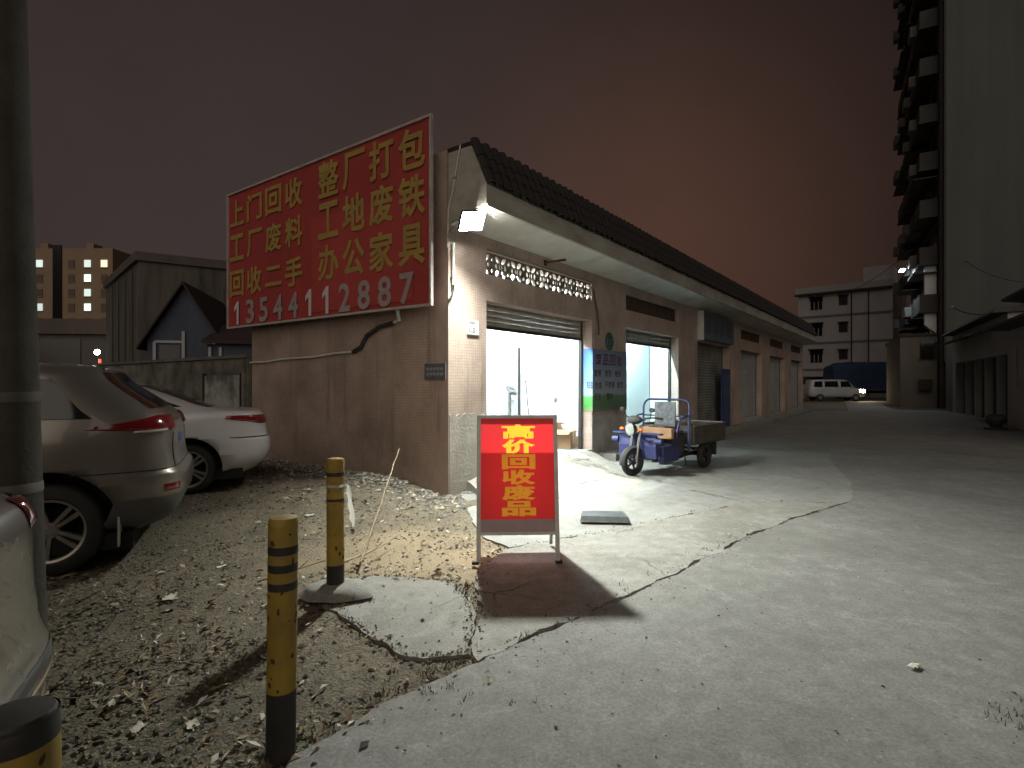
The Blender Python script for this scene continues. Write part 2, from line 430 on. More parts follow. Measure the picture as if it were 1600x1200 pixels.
# ------------------------------------------------------------------ ground: one sheet to the horizon
def build_ground():
    xs = [-900,-500,-250,-130,-70,-40,-25,-16] + [-9.6 + 0.12*i for i in range(111)] + [5,8,12,18,30,50,90,160,300,600,900]
    ys = [-300,-100,-40,-15,-5,-2,-0.5] + [0.4 + 0.12*i for i in range(122)] + [16.5,19,23,28,36,48,65,90,140,260,500,1200]
    vs, fs = [], []
    for y in ys:
        for x in xs:
            z = gz(x, y)
            if -9.7 < x < 3.7 and 0.3 < y < 15.2:
                z += 0.020*mnoise.noise(Vector((x*1.7, y*1.7, 0))) + 0.012*mnoise.noise(Vector((x*5.3, y*5.3, 3)))
                z = max(z, -0.03)
            vs.append((x, y, z - 0.004))
    nx = len(xs)
    for j in range(len(ys)-1):
        for i in range(nx-1): fs.append((j*nx+i, j*nx+i+1, (j+1)*nx+i+1, (j+1)*nx+i))
    mb = MB(); mb.add(vs, fs)
    return tag(mb.build('ground', M_ground, smooth=180), kind='structure')
build_ground()

ROAD_EDGE = [(-0.40,-7.0),(-0.62,0.1),(-0.80,1.5),(-0.92,2.33),(-0.60,2.76),(-0.236,3.13),(0.35,3.66),(0.98,4.24),(1.75,5.02),
             (2.59,5.87),(3.5,6.66),(4.58,7.45),(5.5,9.0),(6.6,11.5),(8.6,14.9),(12.6,21.2),(20,33),(36,60),(55,95)]
edge = wobble(ROAD_EDGE[:13], 0.06, 0.045, 4, closed=False) + ROAD_EDGE[13:]
ROAD = edge + [(140,95),(140,-7.0)]
def slab(name, poly, z0, z1, m, kind=None, parent=None, tilt=None):
    bm = bmesh.new()
    vs = [bm.verts.new((x, y, z1 + (tilt(x, y) if tilt else 0))) for x, y in poly]
    top = bm.faces.new(vs)
    lo = [bm.verts.new((x, y, z0)) for x, y in poly]
    n = len(poly)
    for i in range(n): bm.faces.new((vs[i], lo[i], lo[(i+1)%n], vs[(i+1)%n]))
    bmesh.ops.recalc_face_normals(bm, faces=bm.faces)
    if top.normal.z < 0: bmesh.ops.reverse_faces(bm, faces=bm.faces)
    bmesh.ops.triangulate(bm, faces=[f for f in bm.faces if len(f.verts) > 4])
    me = bpy.data.meshes.new(name); bm.to_mesh(me); bm.free(); me.materials.append(m)
    o = link(name, me, parent)
    if kind: o['kind'] = kind
    return o
slab('road', ROAD, -0.12, 0.022, M_road, 'structure')

P1 = [(-0.21,3.17),(0.35,3.675),(0.98,4.255),(1.75,5.035),(2.59,5.885),(3.5,6.675),(4.45,7.38),(3.3,7.50),(2.1,6.72),(1.0,5.92),(0.42,5.62),(-0.05,5.30),(-0.32,4.55),(-0.22,3.90)]
P2 = [(-1.62,4.30),(-1.15,4.62),(-0.50,4.48),(-0.34,4.20),(-0.26,3.80),(-0.24,3.22),(-0.62,3.22),(-0.95,3.55),(-1.20,3.80)]
f0 = loc2w(0.25, -0.03); f1 = loc2w(8.0, -0.03)
P3 = [(-0.30,5.75),(-0.02,5.36),(0.42,5.66),(1.0,5.93),(2.1,6.74),(3.28,7.51),(4.50,7.42),(5.0,7.45),(5.9,9.02),(7.0,11.5),(7.5,12.6),(f1.x,f1.y),(f0.x,f0.y),(-0.62,7.2)]
P4a = loc2w(8.02, -0.03); P4b = loc2w(30.4, -0.03)
P4 = [(7.52,12.6),(9.0,14.9),(13.0,21.2),(20.4,33.0),(P4b.x,P4b.y),(P4a.x,P4a.y)]
P3o = [tuple(p) for p in P3]
ap = tag(slab('apron_pavement', wobble(P3, 0.08, 0.03, 9), -0.1, 0.016, M_pale), kind='structure')
for poly, z, seed, mm in ((P1, 0.024, 3, M_apron), (P2, 0.017, 5, M_apron), (P4, 0.013, 8, M_road)):
    slab('concrete_slab', wobble(poly, 0.05, 0.055, seed), -0.1, z, mm, parent=ap,
         tilt=(lambda x, y: 0.008*mnoise.noise(Vector((x*1.3, y*1.3, 7)))) if poly is not P4 else None)

# ------------------------------------------------------------------ the shop building
shop = thing('shop_building', 'long single-storey tiled shop row with dark tile eave and lit open bay', 'building', (CX, CY, 0), PHI)
def tiled(name, c1, c2, plane):
    """small glazed mosaic tile"""
    m = bpy.data.materials.new(name); m.use_nodes = True
    nt = m.node_tree; p = nt.nodes['Principled BSDF']; p.inputs['Roughness'].default_value = 0.55
    tc = nadd(m, 'ShaderNodeTexCoord'); sp = nadd(m, 'ShaderNodeSeparateXYZ'); nt.links.new(tc.outputs['Object'], sp.inputs[0])
    cb = nadd(m, 'ShaderNodeCombineXYZ')
    nt.links.new(sp.outputs['X' if plane == 'xz' else 'Y'], cb.inputs[0]); nt.links.new(sp.outputs['Z'], cb.inputs[1])
    br = nadd(m, 'ShaderNodeTexBrick')
    br.inputs['Scale'].default_value = 1.0; br.offset = 0.0
    br.inputs['Brick Width'].default_value = 0.05; br.inputs['Row Height'].default_value = 0.042
    br.inputs['Mortar Size'].default_value = 0.0042; br.inputs['Mortar Smooth'].default_value = 0.3
    br.inputs['Color1'].default_value = (*c1, 1); br.inputs['Color2'].default_value = (*c2, 1)
    br.inputs['Mortar'].default_value = (c1[0]*0.72, c1[1]*0.71, c1[2]*0.71, 1)
    nt.links.new(cb.outputs[0], br.inputs['Vector'])
    n = nadd(m, 'ShaderNodeTexNoise', Scale=0.9, Detail=9.0, Roughness=0.65); nt.links.new(tc.outputs['Object'], n.inputs['Vector'])
    r = nadd(m, 'ShaderNodeMapRange'); r.inputs['From Min'].default_value = 0.3; r.inputs['From Max'].default_value = 0.72
    r.inputs['To Min'].default_value = 1.15; r.inputs['To Max'].default_value = 0.55
    nt.links.new(n.outputs['Fac'], r.inputs['Value'])
    mx = nadd(m, 'ShaderNodeMix'); mx.data_type = 'RGBA'; mx.blend_type = 'MULTIPLY'; mx.inputs['Factor'].default_value = 1
    nt.links.new(br.outputs['Color'], mx.inputs['A']); nt.links.new(r.outputs[0], mx.inputs['B'])
    # rain streaks
    mp = nadd(m, 'ShaderNodeMapping'); mp.inputs['Scale'].default_value = (2.6, 2.6, 0.22); nt.links.new(tc.outputs['Object'], mp.inputs['Vector'])
    n2 = nadd(m, 'ShaderNodeTexNoise', Scale=1.6, Detail=7.0, Roughness=0.7); nt.links.new(mp.outputs[0], n2.inputs['Vector'])
    r2 = nadd(m, 'ShaderNodeMapRange'); r2.inputs['From Min'].default_value = 0.55; r2.inputs['From Max'].default_value = 0.75; r2.inputs['To Max'].default_value = 0.6
    nt.links.new(n2.outputs['Fac'], r2.inputs['Value'])
    m3 = nadd(m, 'ShaderNodeMix'); m3.data_type = 'RGBA'; m3.inputs['B'].default_value = (0.10,0.062,0.04,1)
    nt.links.new(r2.outputs[0], m3.inputs['Factor']); nt.links.new(mx.outputs['Result'], m3.inputs['A'])
    nt.links.new(m3.outputs['Result'], p.inputs['Base Color'])
    bp = nadd(m, 'ShaderNodeBump'); bp.inputs['Strength'].default_value = 0.2; bp.inputs['Distance'].default_value = 0.002
    nt.links.new(br.outputs['Fac'], bp.inputs['Height']); bp.invert = True
    nt.links.new(bp.outputs[0], p.inputs['Normal'])
    return m
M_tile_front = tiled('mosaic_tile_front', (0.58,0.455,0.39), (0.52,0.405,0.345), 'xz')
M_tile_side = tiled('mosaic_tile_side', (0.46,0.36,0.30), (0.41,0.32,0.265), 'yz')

X0, W, PITCH, NB, XE = 0.866, 3.45, 5.1, 6, 30.2
TOPD, V0, V1, ZT = 2.90, 3.31, 3.67, 3.95
fw = MB()
xs = [0.0]
for i in range(NB): xs += [X0 + PITCH*i, X0 + PITCH*i + W]
xs.append(XE)
for k in range(0, len(xs), 2): fw.box(xs[k], xs[k+1], 0, 0.30, -0.1, ZT)
for i in range(NB):
    a, b = X0 + PITCH*i, X0 + PITCH*i + W
    fw.box(a, b, 0, 0.30, TOPD, V0); fw.box(a, b, 0, 0.30, V1, ZT)
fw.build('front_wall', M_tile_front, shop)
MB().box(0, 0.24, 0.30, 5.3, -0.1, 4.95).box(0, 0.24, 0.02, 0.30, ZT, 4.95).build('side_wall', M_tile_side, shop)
MB().box(0.24, XE, 5.1, 5.3, -0.1, 4.2).box(XE-0.2, XE, 0.3, 5.1, -0.1, 4.2).build('rear_wall', M_plaster, shop)
MB().box(0.24, XE, 0.02, 5.1, ZT, 4.10).build('roof_slab', M_plaster, shop)
# eave: soffit, fascia and the core that carries the tiles
EAVE = [(0.0,3.90),(-0.70,4.05),(-0.70,4.31),(-0.43,4.90),(0.0,4.90)]
M_fascia = mat('fascia_cement', (0.40,0.385,0.34), 0.9, col2=(0.20,0.18,0.14), scale=1.4, mix=(0.4,0.75), bump=0.4, bscale=25, stretch=(0.6,1,1.6))
MB().prism(EAVE, 0.0, XE, 'x').build('eave', M_fascia, shop)
MB().prism([(0.0,3.895),(-0.66,4.036),(-0.66,4.026),(0.0,3.882)], 0.02, XE, 'x').build('soffit', M_soffit, shop)
MB().box(0.02, XE, -0.712, -0.66, 4.015, 4.055).build('drip_edge', M_fascia, shop)
# barrel tiles on the eave
M_rooftile = mat('dark_roof_tile', (0.014,0.012,0.013), 0.8, col2=(0.022,0.017,0.016), scale=6)
def tile_mesh():
    mb = MB(); n = 5; r = 0.098; L = 0.29
    vs = []
    for k, (l, rr) in enumerate(((0, r*1.05), (L, r*0.92))):
        for i in range(n+1):
            t = math.pi*i/n; vs.append((rr*math.cos(t), l, rr*0.75*math.sin(t)))
        for i in range(n+1):
            t = math.pi*i/n; vs.append(((rr-0.014)*math.cos(t), l, (rr-0.014)*0.75*math.sin(t)))
    fs = []; q = 2*(n+1)
    for i in range(n):
        fs += [(i, i+1, q+i+1, q+i), (i+n+1, q+i+n+1, q+i+n+2, i+n+2), (i, i+n+1, i+n+2, i+1), (q+i, q+i+1, q+i+n+2, q+i+n+1)]
    mb.add(vs, fs); return mb.mesh('tile', M_rooftile)
TILE = tile_mesh()
sl = Vector((0, 0.27, 0.59)).normalized()
nrm = Vector((0, -0.59, 0.27)).normalized()
rot = Matrix((( 1, sl.x, nrm.x), (0, sl.y, nrm.y), (0, sl.z, nrm.z))).to_4x4()
rng = random.Random(5)
rest = MB(); cnt = 0
for ccol in range(150):
    for row in range(3):
        p = Vector((0.10 + 0.2*ccol, -0.705, 4.325)) + sl*(0.225*row) + nrm*(0.004 + 0.004*row)
        Mx = Matrix.Translation(p + Vector((rng.uniform(-.006,.006), 0, 0)) + sl*rng.uniform(-.012,.012)) @ rot @ Matrix.Rotation(rng.uniform(-.03,.03), 4, 'Z')
        if ccol < 99:
            o = link('tile', TILE, shop); o.matrix_local = Mx
        else:
            rest.add([Mx @ v.co for v in TILE.vertices], [tuple(f.vertices) for f in TILE.polygons])
tag(rest.build('roof_tiles', M_rooftile, shop), kind='stuff')
MB().box(0.0, XE, -0.46, 0.02, 4.91, 4.965).build('ridge_cap', M_rooftile, shop)

# breeze blocks over the first bay, one by one
def ring(cx, cy, rx, ry, rot, n=10):
    return [(cx + rx*math.cos(t)*math.cos(rot) - ry*math.sin(t)*math.sin(rot), cy + rx*math.cos(t)*math.sin(rot) + ry*math.sin(t)*math.cos(rot))
            for t in [2*math.pi*i/n for i in range(n)]]
def breeze_mesh(w, h, d):
    bm = bmesh.new()
    loops = [[(-w/2,-h/2),(w/2,-h/2),(w/2,h/2),(-w/2,h/2)]]
    for sx in (-1, 1):
        for sy in (-1, 1): loops.append(ring(sx*w*0.315, sy*h*0.30, 0.074, 0.044, math.atan2(sy*h, -sx*w)))
    loops += [ring(sx*w*0.235, 0, 0.028, 0.048, 0) for sx in (-1, 1)]
    loops += [ring(0, sy*h*0.25, 0.034, 0.036, 0) for sy in (-1, 1)]
    loops += [ring(sx*w*0.44, 0, 0.016, 0.05, 0) for sx in (-1, 1)]
    edges = []
    for L in loops:
        vs = [bm.verts.new((x, 0, z)) for x, z in L]
        edges += [bm.edges.new((vs[i], vs[(i+1) % len(vs)])) for i in range(len(vs))]
    bmesh.ops.triangle_fill(bm, edges=edges, use_beauty=True)
    r = bmesh.ops.extrude_face_region(bm, geom=list(bm.faces))
    bmesh.ops.translate(bm, vec=(0, d, 0), verts=[v for v in r['geom'] if isinstance(v, bmesh.types.BMVert)])
    bmesh.ops.recalc_face_normals(bm, faces=bm.faces)
    me = bpy.data.meshes.new('breeze_block'); bm.to_mesh(me); bm.free(); return me
M_breeze = mat('breeze_cement', (0.20,0.17,0.135), 0.9, col2=(0.11,0.09,0.07), scale=5, bump=0.3)
BR = breeze_mesh(W/8 - 0.004, V1-V0-0.004, 0.04); BR.materials.append(M_breeze)
for k in range(8):
    o = link('breeze_block', BR, shop); o.location = (X0 + W/8*(k+0.5), 0.05, (V0+V1)/2)
M_ledge = mat('ledge_cement', (0.30,0.28,0.25), 0.9, col2=(0.17,0.16,0.13), scale=3, bump=0.3)
MB().box(X0, X0+W, -0.022, 0.05, V1+0.004, V1+0.03).build('vent_ledge', M_ledge, shop)
# the other bays' blind vents
M_vent = mat('dark_vent_brick', (0.11,0.065,0.045), 0.9, col2=(0.06,0.04,0.03), scale=6, bump=0.5)
for i in range(1, NB):
    a = X0 + PITCH*i
    MB().box(a, a+W, 0.10, 0.16, V0, V1).build('blind_vent', M_vent, shop)
# cement render low on the piers, door sills, raised pavement ledge
M_render = mat('cement_render', (0.42,0.40,0.37), 0.9, col2=(0.25,0.22,0.18), scale=2.0, mix=(0.35,0.75), bump=0.4, bscale=22)
rp = MB()
for k, (a, b, h) in enumerate(((0.015, X0-0.01, 1.16), (X0+W+0.012, X0+PITCH-0.012, 0.95), (X0+W+PITCH+0.012, X0+2*PITCH-0.012, 0.7))):
    n = 12
    top = [(a + (b-a)*i/n, h + 0.05*mnoise.noise(Vector((i*0.7, k*3.1, 0)))) for i in range(n+1)]
    MB().prism([(a,-0.1)] + top + [(b,-0.1)], -0.011, -0.001, 'y').build('cement_render', M_render, shop)
M_conc_ledge = concrete('ledge_concrete', (0.30,0.30,0.28), (0.22,0.22,0.20), (0.12,0.12,0.10))
MB().box(X0+W+0.25, X0+PITCH+W-0.9, -0.42, -0.004, -0.1, 0.16).build('pavement_ledge', M_conc_ledge, shop)
MB().box(11.4, XE, -0.5, -0.004, -0.1, 0.12).build('pavement_ledge', M_conc_ledge, shop)

# floors and rooms
M_floor = concrete('shop_floor', (0.40,0.40,0.39), (0.33,0.33,0.32), (0.26,0.25,0.23))
MB().box(0.24, XE-0.2, 0.005, 5.1, -0.1, 0.25).build('floor', M_floor, shop)
ln = MB()
def room(mb, a, b, y1, top=3.88):
    mb.box(a-0.02, a, 0.302, y1, 0.25, top); mb.box(b, b+0.02, 0.302, y1, 0.25, top)
    mb.box(a-0.02, b+0.02, y1, y1+0.02, 0.25, top)
    mb.box(a-0.02, b+0.02, 0.302, y1+0.02, top, top+0.03)
room(ln, 0.30, 4.98, 5.0); room(ln, 5.36, 10.05, 5.0)
for a, b in ((0.30, X0-0.002), (X0+W+0.002, 4.98), (5.36, X0+PITCH-0.002), (X0+PITCH+W+0.002, 10.05)):
    ln.box(a, b, 0.303, 0.318, 0.25, 3.88)
for i in (0, 1): ln.box(X0+PITCH*i, X0+PITCH*i+W, 0.303, 0.318, TOPD+0.012, V0-0.01)
ln.build('room_lining', M_white, shop)
for a in (5.02, 10.1): MB().box(a, a+0.3, 0.30, 5.1, 0.25, ZT).build('party_wall', M_plaster, shop)
# partition with a door in the first room
M_part = mat('partition_board', (0.40,0.48,0.56), 0.6, col2=(0.37,0.45,0.53), scale=1)
part = MB().box(4.915, 4.978, 2.30, 4.98, 0.25, 2.45).build('partition', M_part, shop)
MB().box(4.90, 4.978, 2.262, 2.298, 0.25, 2.47).build('partition_post', M_dark, part)
M_door = mat('door_paint', (0.34,0.38,0.42), 0.5)
pd = MB().rbox(4.88, 4.912, 2.34, 2.80, 0.26, 2.22, 0.006).build('door', M_door, shop)
MB().box(4.872,4.879,2.40,2.74,0.45,1.1).build('door_panel', M_door, pd)
MB().box(4.872,4.879,2.40,2.74,1.25,2.1).build('door_panel', M_door, pd)
MB().cyl((4.88,2.40,1.2),(4.83,2.40,1.2),0.02).cyl((4.835,2.40,1.2),(4.835,2.50,1.2),0.01).build('door_handle', M_steel, pd)
# white panel partition close behind the second opening
for a, b in ((5.5, 6.95), (6.962, 8.42), (8.432, 9.9)):
    MB().rbox(a, b, 1.05, 1.08, 0.26, 3.3, 0.004).build('wall_panel', mat('panel_paint', (0.66,0.74,0.76), 0.45, col2=(0.60,0.68,0.70), scale=0.8), shop)

# shutters
M_shut = mat('shutter_steel', (0.36,0.34,0.29), 0.5, 0.3, col2=(0.24,0.22,0.18), scale=3, rough2=0.7)
M_shut2 = mat('old_shutter_steel', (0.30,0.31,0.30), 0.6, 0.2, col2=(0.16,0.16,0.15), scale=2)
M_shut3 = mat('pale_shutter_steel', (0.50,0.51,0.52), 0.55, 0.2, col2=(0.38,0.38,0.38), scale=2)
def slat_mesh(w):
    prof = [(0.0,0.0),(-0.012,0.018),(-0.018,0.045),(-0.012,0.072),(0.0,0.088),(0.006,0.088),(0.006,0.0)]
    return MB().prism([(y, z) for y, z in prof], 0, w, 'x').mesh('slat', M_shut)
SLAT = slat_mesh(W-0.02)
for i, n in ((0, 4), (1, 3)):
    for k in range(n):
        o = link('slat', SLAT, shop); o.location = (X0 + PITCH*i + 0.01, 0.245, TOPD - 0.09*(k+1))
    MB().box(X0+PITCH*i+0.01, X0+PITCH*i+W-0.01, 0.225, 0.262, TOPD-0.09*n-0.045, TOPD-0.09*n-0.003).build('bottom_bar', M_dark, shop)
for i in range(NB):
    a = X0 + PITCH*i
    for g0 in (a+0.001, a+W-0.055): MB().box(g0, g0+0.054, 0.215, 0.29, 0.25, TOPD).build('shutter_guide', M_dark, shop)
for i in range(2, NB):
    mb = MB()
    for k in range(30):
        mb.prism([(y+0.245, z + 0.255 + 0.0882*k) for y, z in [(0.0,0.0),(-0.012,0.018),(-0.018,0.045),(-0.012,0.072),(0.0,0.087),(0.006,0.087),(0.006,0.0)]], X0+PITCH*i+0.056, X0+PITCH*i+W-0.056, 'x')
    mb.build('shutter', M_shut2 if i < 3 else M_shut3, shop)
# roller box sign over the third bay
# ramp up to the first bay
def build_ramp():
    toe = [(0.15,-0.55),(0.45,-1.35),(1.1,-1.75),(1.9,-2.05),(2.6,-1.95),(3.3,-1.5),(3.9,-0.95),(4.45,-0.35)]
    na, nb = 40, 22; vs = []; fs = []
    for j in range(na+1):
        f = j/na; head = Vector((0.40 + 3.95*f, -0.005))
        t = f*(len(toe)-1); k = min(int(t), len(toe)-2); tt = Vector(toe[k]).lerp(Vector(toe[k+1]), t-k)
        for i in range(nb+1):
            b = i/nb; p = head.lerp(tt, b)
            prof = 1 - smooth01(0.0, 1.0, b**1.15)
            sd = smooth01(0, 0.14, f) * smooth01(1.0, 0.93, f)
            z = 0.03 + (0.255-0.03)*prof*(0.55+0.45*sd) + 0.012*mnoise.noise(Vector((p.x*2.5, p.y*2.5, 1)))*(b*(1-b)*4)
            if i == nb: z = -0.02
            if i == 0: z = 0.252 if sd > .9 else z
            vs.append((p.x, p.y, z))
    for j in range(na):
        for i in range(nb): fs.append((j*(nb+1)+i, j*(nb+1)+i+1, (j+1)*(nb+1)+i+1, (j+1)*(nb+1)+i))
    for j0 in (0, na):
        b0 = len(vs)
        for i in range(nb+1): vs.append((*vs[j0*(nb+1)+i][:2], -0.05))
        for i in range(nb): fs.append((j0*(nb+1)+i, j0*(nb+1)+i+1, b0+i+1, b0+i))
    o = MB().add(vs, fs).build('ramp', M_ramp, smooth=50)
    o.location = (CX, CY, 0); o.rotation_euler = (0, 0, PHI)
    return tag(o, kind='structure')
build_ramp()

# ceiling lights (things of their own, hung in the rooms)
def tube_light(x, y, z, label, rx, strength, col):
    t = thing('ceiling_light', label, 'light', loc2w(x, y, z), PHI + rx, 'tube lights in the shops')
    MB().box(-0.62, 0.62, -0.05, 0.05, 0.0, 0.035).build('housing', M_white, t)
    MB().cyl((-0.60,0,-0.022), (0.60,0,-0.022), 0.018, n=10).build('tube', emission('tube_glow_%d' % int(strength), col, strength), t)
    return t
tube_light(1.5, 1.6, 3.84, 'white tube light on the ceiling of the open first shop, near the door', 0, 2600, (0.90,1.0,1.0))
tube_light(3.4, 1.9, 3.84, 'white tube light on the ceiling of the open first shop, by the right wall', R(90), 2601, (0.90,1.0,1.0))
tube_light(7.6, 0.62, 3.80, 'cool tube light above the pale panels of the second shop', 0, 3600, (0.70,0.97,1.0))

# ================================================================== things on the shop
def at_shop(name, label, cat, x, y, z, group=None, rz=0.0):
    return thing(name, label, cat, loc2w(x, y, z), PHI + rz, group)

# ------------------------------------------------------------------ floodlight
def floodlight():
    t = at_shop('floodlight', 'glowing white LED floodlight on a bracket at the shop corner', 'floodlight', 0.04, -0.42, 3.86)
    aim = Vector((-0.16, -0.72, -0.66)).normalized()           # building-local: along the front, outwards, down
    q = aim.to_track_quat('-Z', 'Y').to_matrix().to_4x4() @ Matrix.Rotation(R(-14), 4, 'Z')
    h = MB()
    h.rbox(-0.19, 0.19, -0.15, 0.15, 0.004, 0.045, 0.01, M=q)
    for k in range(7): h.box(-0.14+0.043*k, -0.128+0.043*k, -0.11, 0.11, 0.045, 0.075, M=q)
    h.build('housing', M_dark, t)
    MB().box(-0.175, 0.175, -0.135, 0.135, -0.004, 0.003, M=q).build('lens', emission('floodlight_glow', (0.97,1.0,0.92), 420), t)
    sd = bpy.data.lights.new('floodlight_beam', 'SPOT'); sd.energy = 2450; sd.spot_size = R(140); sd.spot_blend = 1.0
    sd.shadow_soft_size = 0.11; sd.color = (0.95, 1.0, 0.91)
    so = bpy.data.objects.new('beam', sd); COL.objects.link(so); so.parent = t
    so.location = q @ Vector((0, 0, -0.03)); so.rotation_euler = Vector((0.04, -0.52, -0.86)).to_track_quat('-Z', 'Y').to_euler()
    b = MB(); b.tube([q @ Vector((-0.17,0,0.02)), q @ Vector((-0.19,0,0.10)), Vector((-0.06,0.22,0.0)), Vector((-0.02,0.415,-0.10))], 0.012, 6)
    b.tube([q @ Vector((0.17,0,0.02)), q @ Vector((0.19,0,0.10)), Vector((0.0,0.22,0.02)), Vector((-0.02,0.415,-0.06))], 0.012, 6)
    b.build('bracket', M_steel, t)
floodlight()

# ------------------------------------------------------------------ billboard on the side wall
def billboard():
    S0, S1, Z0, Z1 = 0.12, 5.85, 2.71, 5.42
    t = at_shop('billboard', 'large red billboard with yellow characters and a white phone number', 'billboard', -0.2, 0, 0)
    M_red = mat('red_vinyl', (0.40,0.060,0.054), 0.55, col2=(0.32,0.046,0.043), scale=1.1)
    M_red2 = mat('newer_red_vinyl', (0.44,0.067,0.060), 0.55, col2=(0.37,0.054,0.050), scale=1.1)
    M_yel = mat('yellow_print', (0.70,0.54,0.17), 0.55, col2=(0.58,0.44,0.14), scale=3)
    M_pale = mat('white_print', (0.66,0.61,0.61), 0.55, col2=(0.55,0.50,0.50), scale=3)
    # slightly slack vinyl
    def cloth(a0, a1, b0, b1, off, n=36, m=16):
        vs, fs = [], []
        for j in range(m+1):
            for i in range(n+1):
                s = a0+(a1-a0)*i/n; z = b0+(b1-b0)*j/m
                vs.append((off + 0.006*mnoise.noise(Vector((s*1.1, z*1.4, 2))), s, z))
        for j in range(m):
            for i in range(n): fs.append((j*(n+1)+i, j*(n+1)+i+1, (j+1)*(n+1)+i+1, (j+1)*(n+1)+i))
        return vs, fs
    p = MB(); p.add(*cloth(S0+0.03, S1-0.03, Z0+0.03, Z1-0.03, 0.0)); pan = p.build('panel', M_red, t, smooth=60)
    p = MB(); p.add(*cloth(0.50, 2.98, 2.82, 4.42, -0.012)); p.build('patch', M_red2, pan, smooth=60)
    f = MB()
    for a, b, c, d in ((S0, S1, Z0, Z0+0.035), (S0, S1, Z1-0.035, Z1)): f.box(-0.03, 0.02, a, b, c, d)
    for a in (S0, S1-0.035): f.box(-0.031, 0.021, a, a+0.035, Z0+0.036, Z1-0.036)
    f.build('frame', mat('faded_frame', (0.50,0.46,0.44), 0.5, col2=(0.36,0.31,0.29), scale=4), t)
    k = MB()
    for s in (0.5, 2.2, 3.9, 5.5):
        k.box(0.022, 0.05, s, s+0.04, Z0+0.05, Z1-0.05)
        for z in (3.0, 4.0, 4.8): k.box(0.05, 0.198, s+0.005, s+0.035, z, z+0.03)
    k.build('support', M_dark, t)
    rows = [('上门回收', '整厂打包', 5.02), ('工厂废料', '工地废铁', 4.33), ('回收二手', '办公家具', 3.62)]
    for l, r_, z in rows:
        for q, ch in enumerate(l):
            mb = MB(); put_text(mb, ch, 0.54 if ch != '二' else 0.54, 0.52 if ch != '二' else 0.36, 0.026, lambda a, b, q=q: (-0.022, 5.47-0.655*q - a, z - 0.03 + b)); mb.build('character', M_yel, t)
        for q, ch in enumerate(r_):
            mb = MB(); put_text(mb, ch, 0.56, 0.60, 0.026, lambda a, b, q=q: (-0.026, 2.50-0.66*q - a, z + b)); mb.build('character', M_yel, t)
    num = '13544112887'
    for q, ch in enumerate(num):
        s = 5.45 - (5.45-0.62)*q/10
        mb = MB(); (put_text if ch != '1' else (lambda mb_, c_, w_, h_, b_, pl: put_one(mb_, w_, h_, pl)))(mb, ch, 0.30, 0.46, 0.024, lambda a, b, s=s: (-0.026, s - a, 3.00 + b)); mb.build('digit', M_pale, t)
billboard()

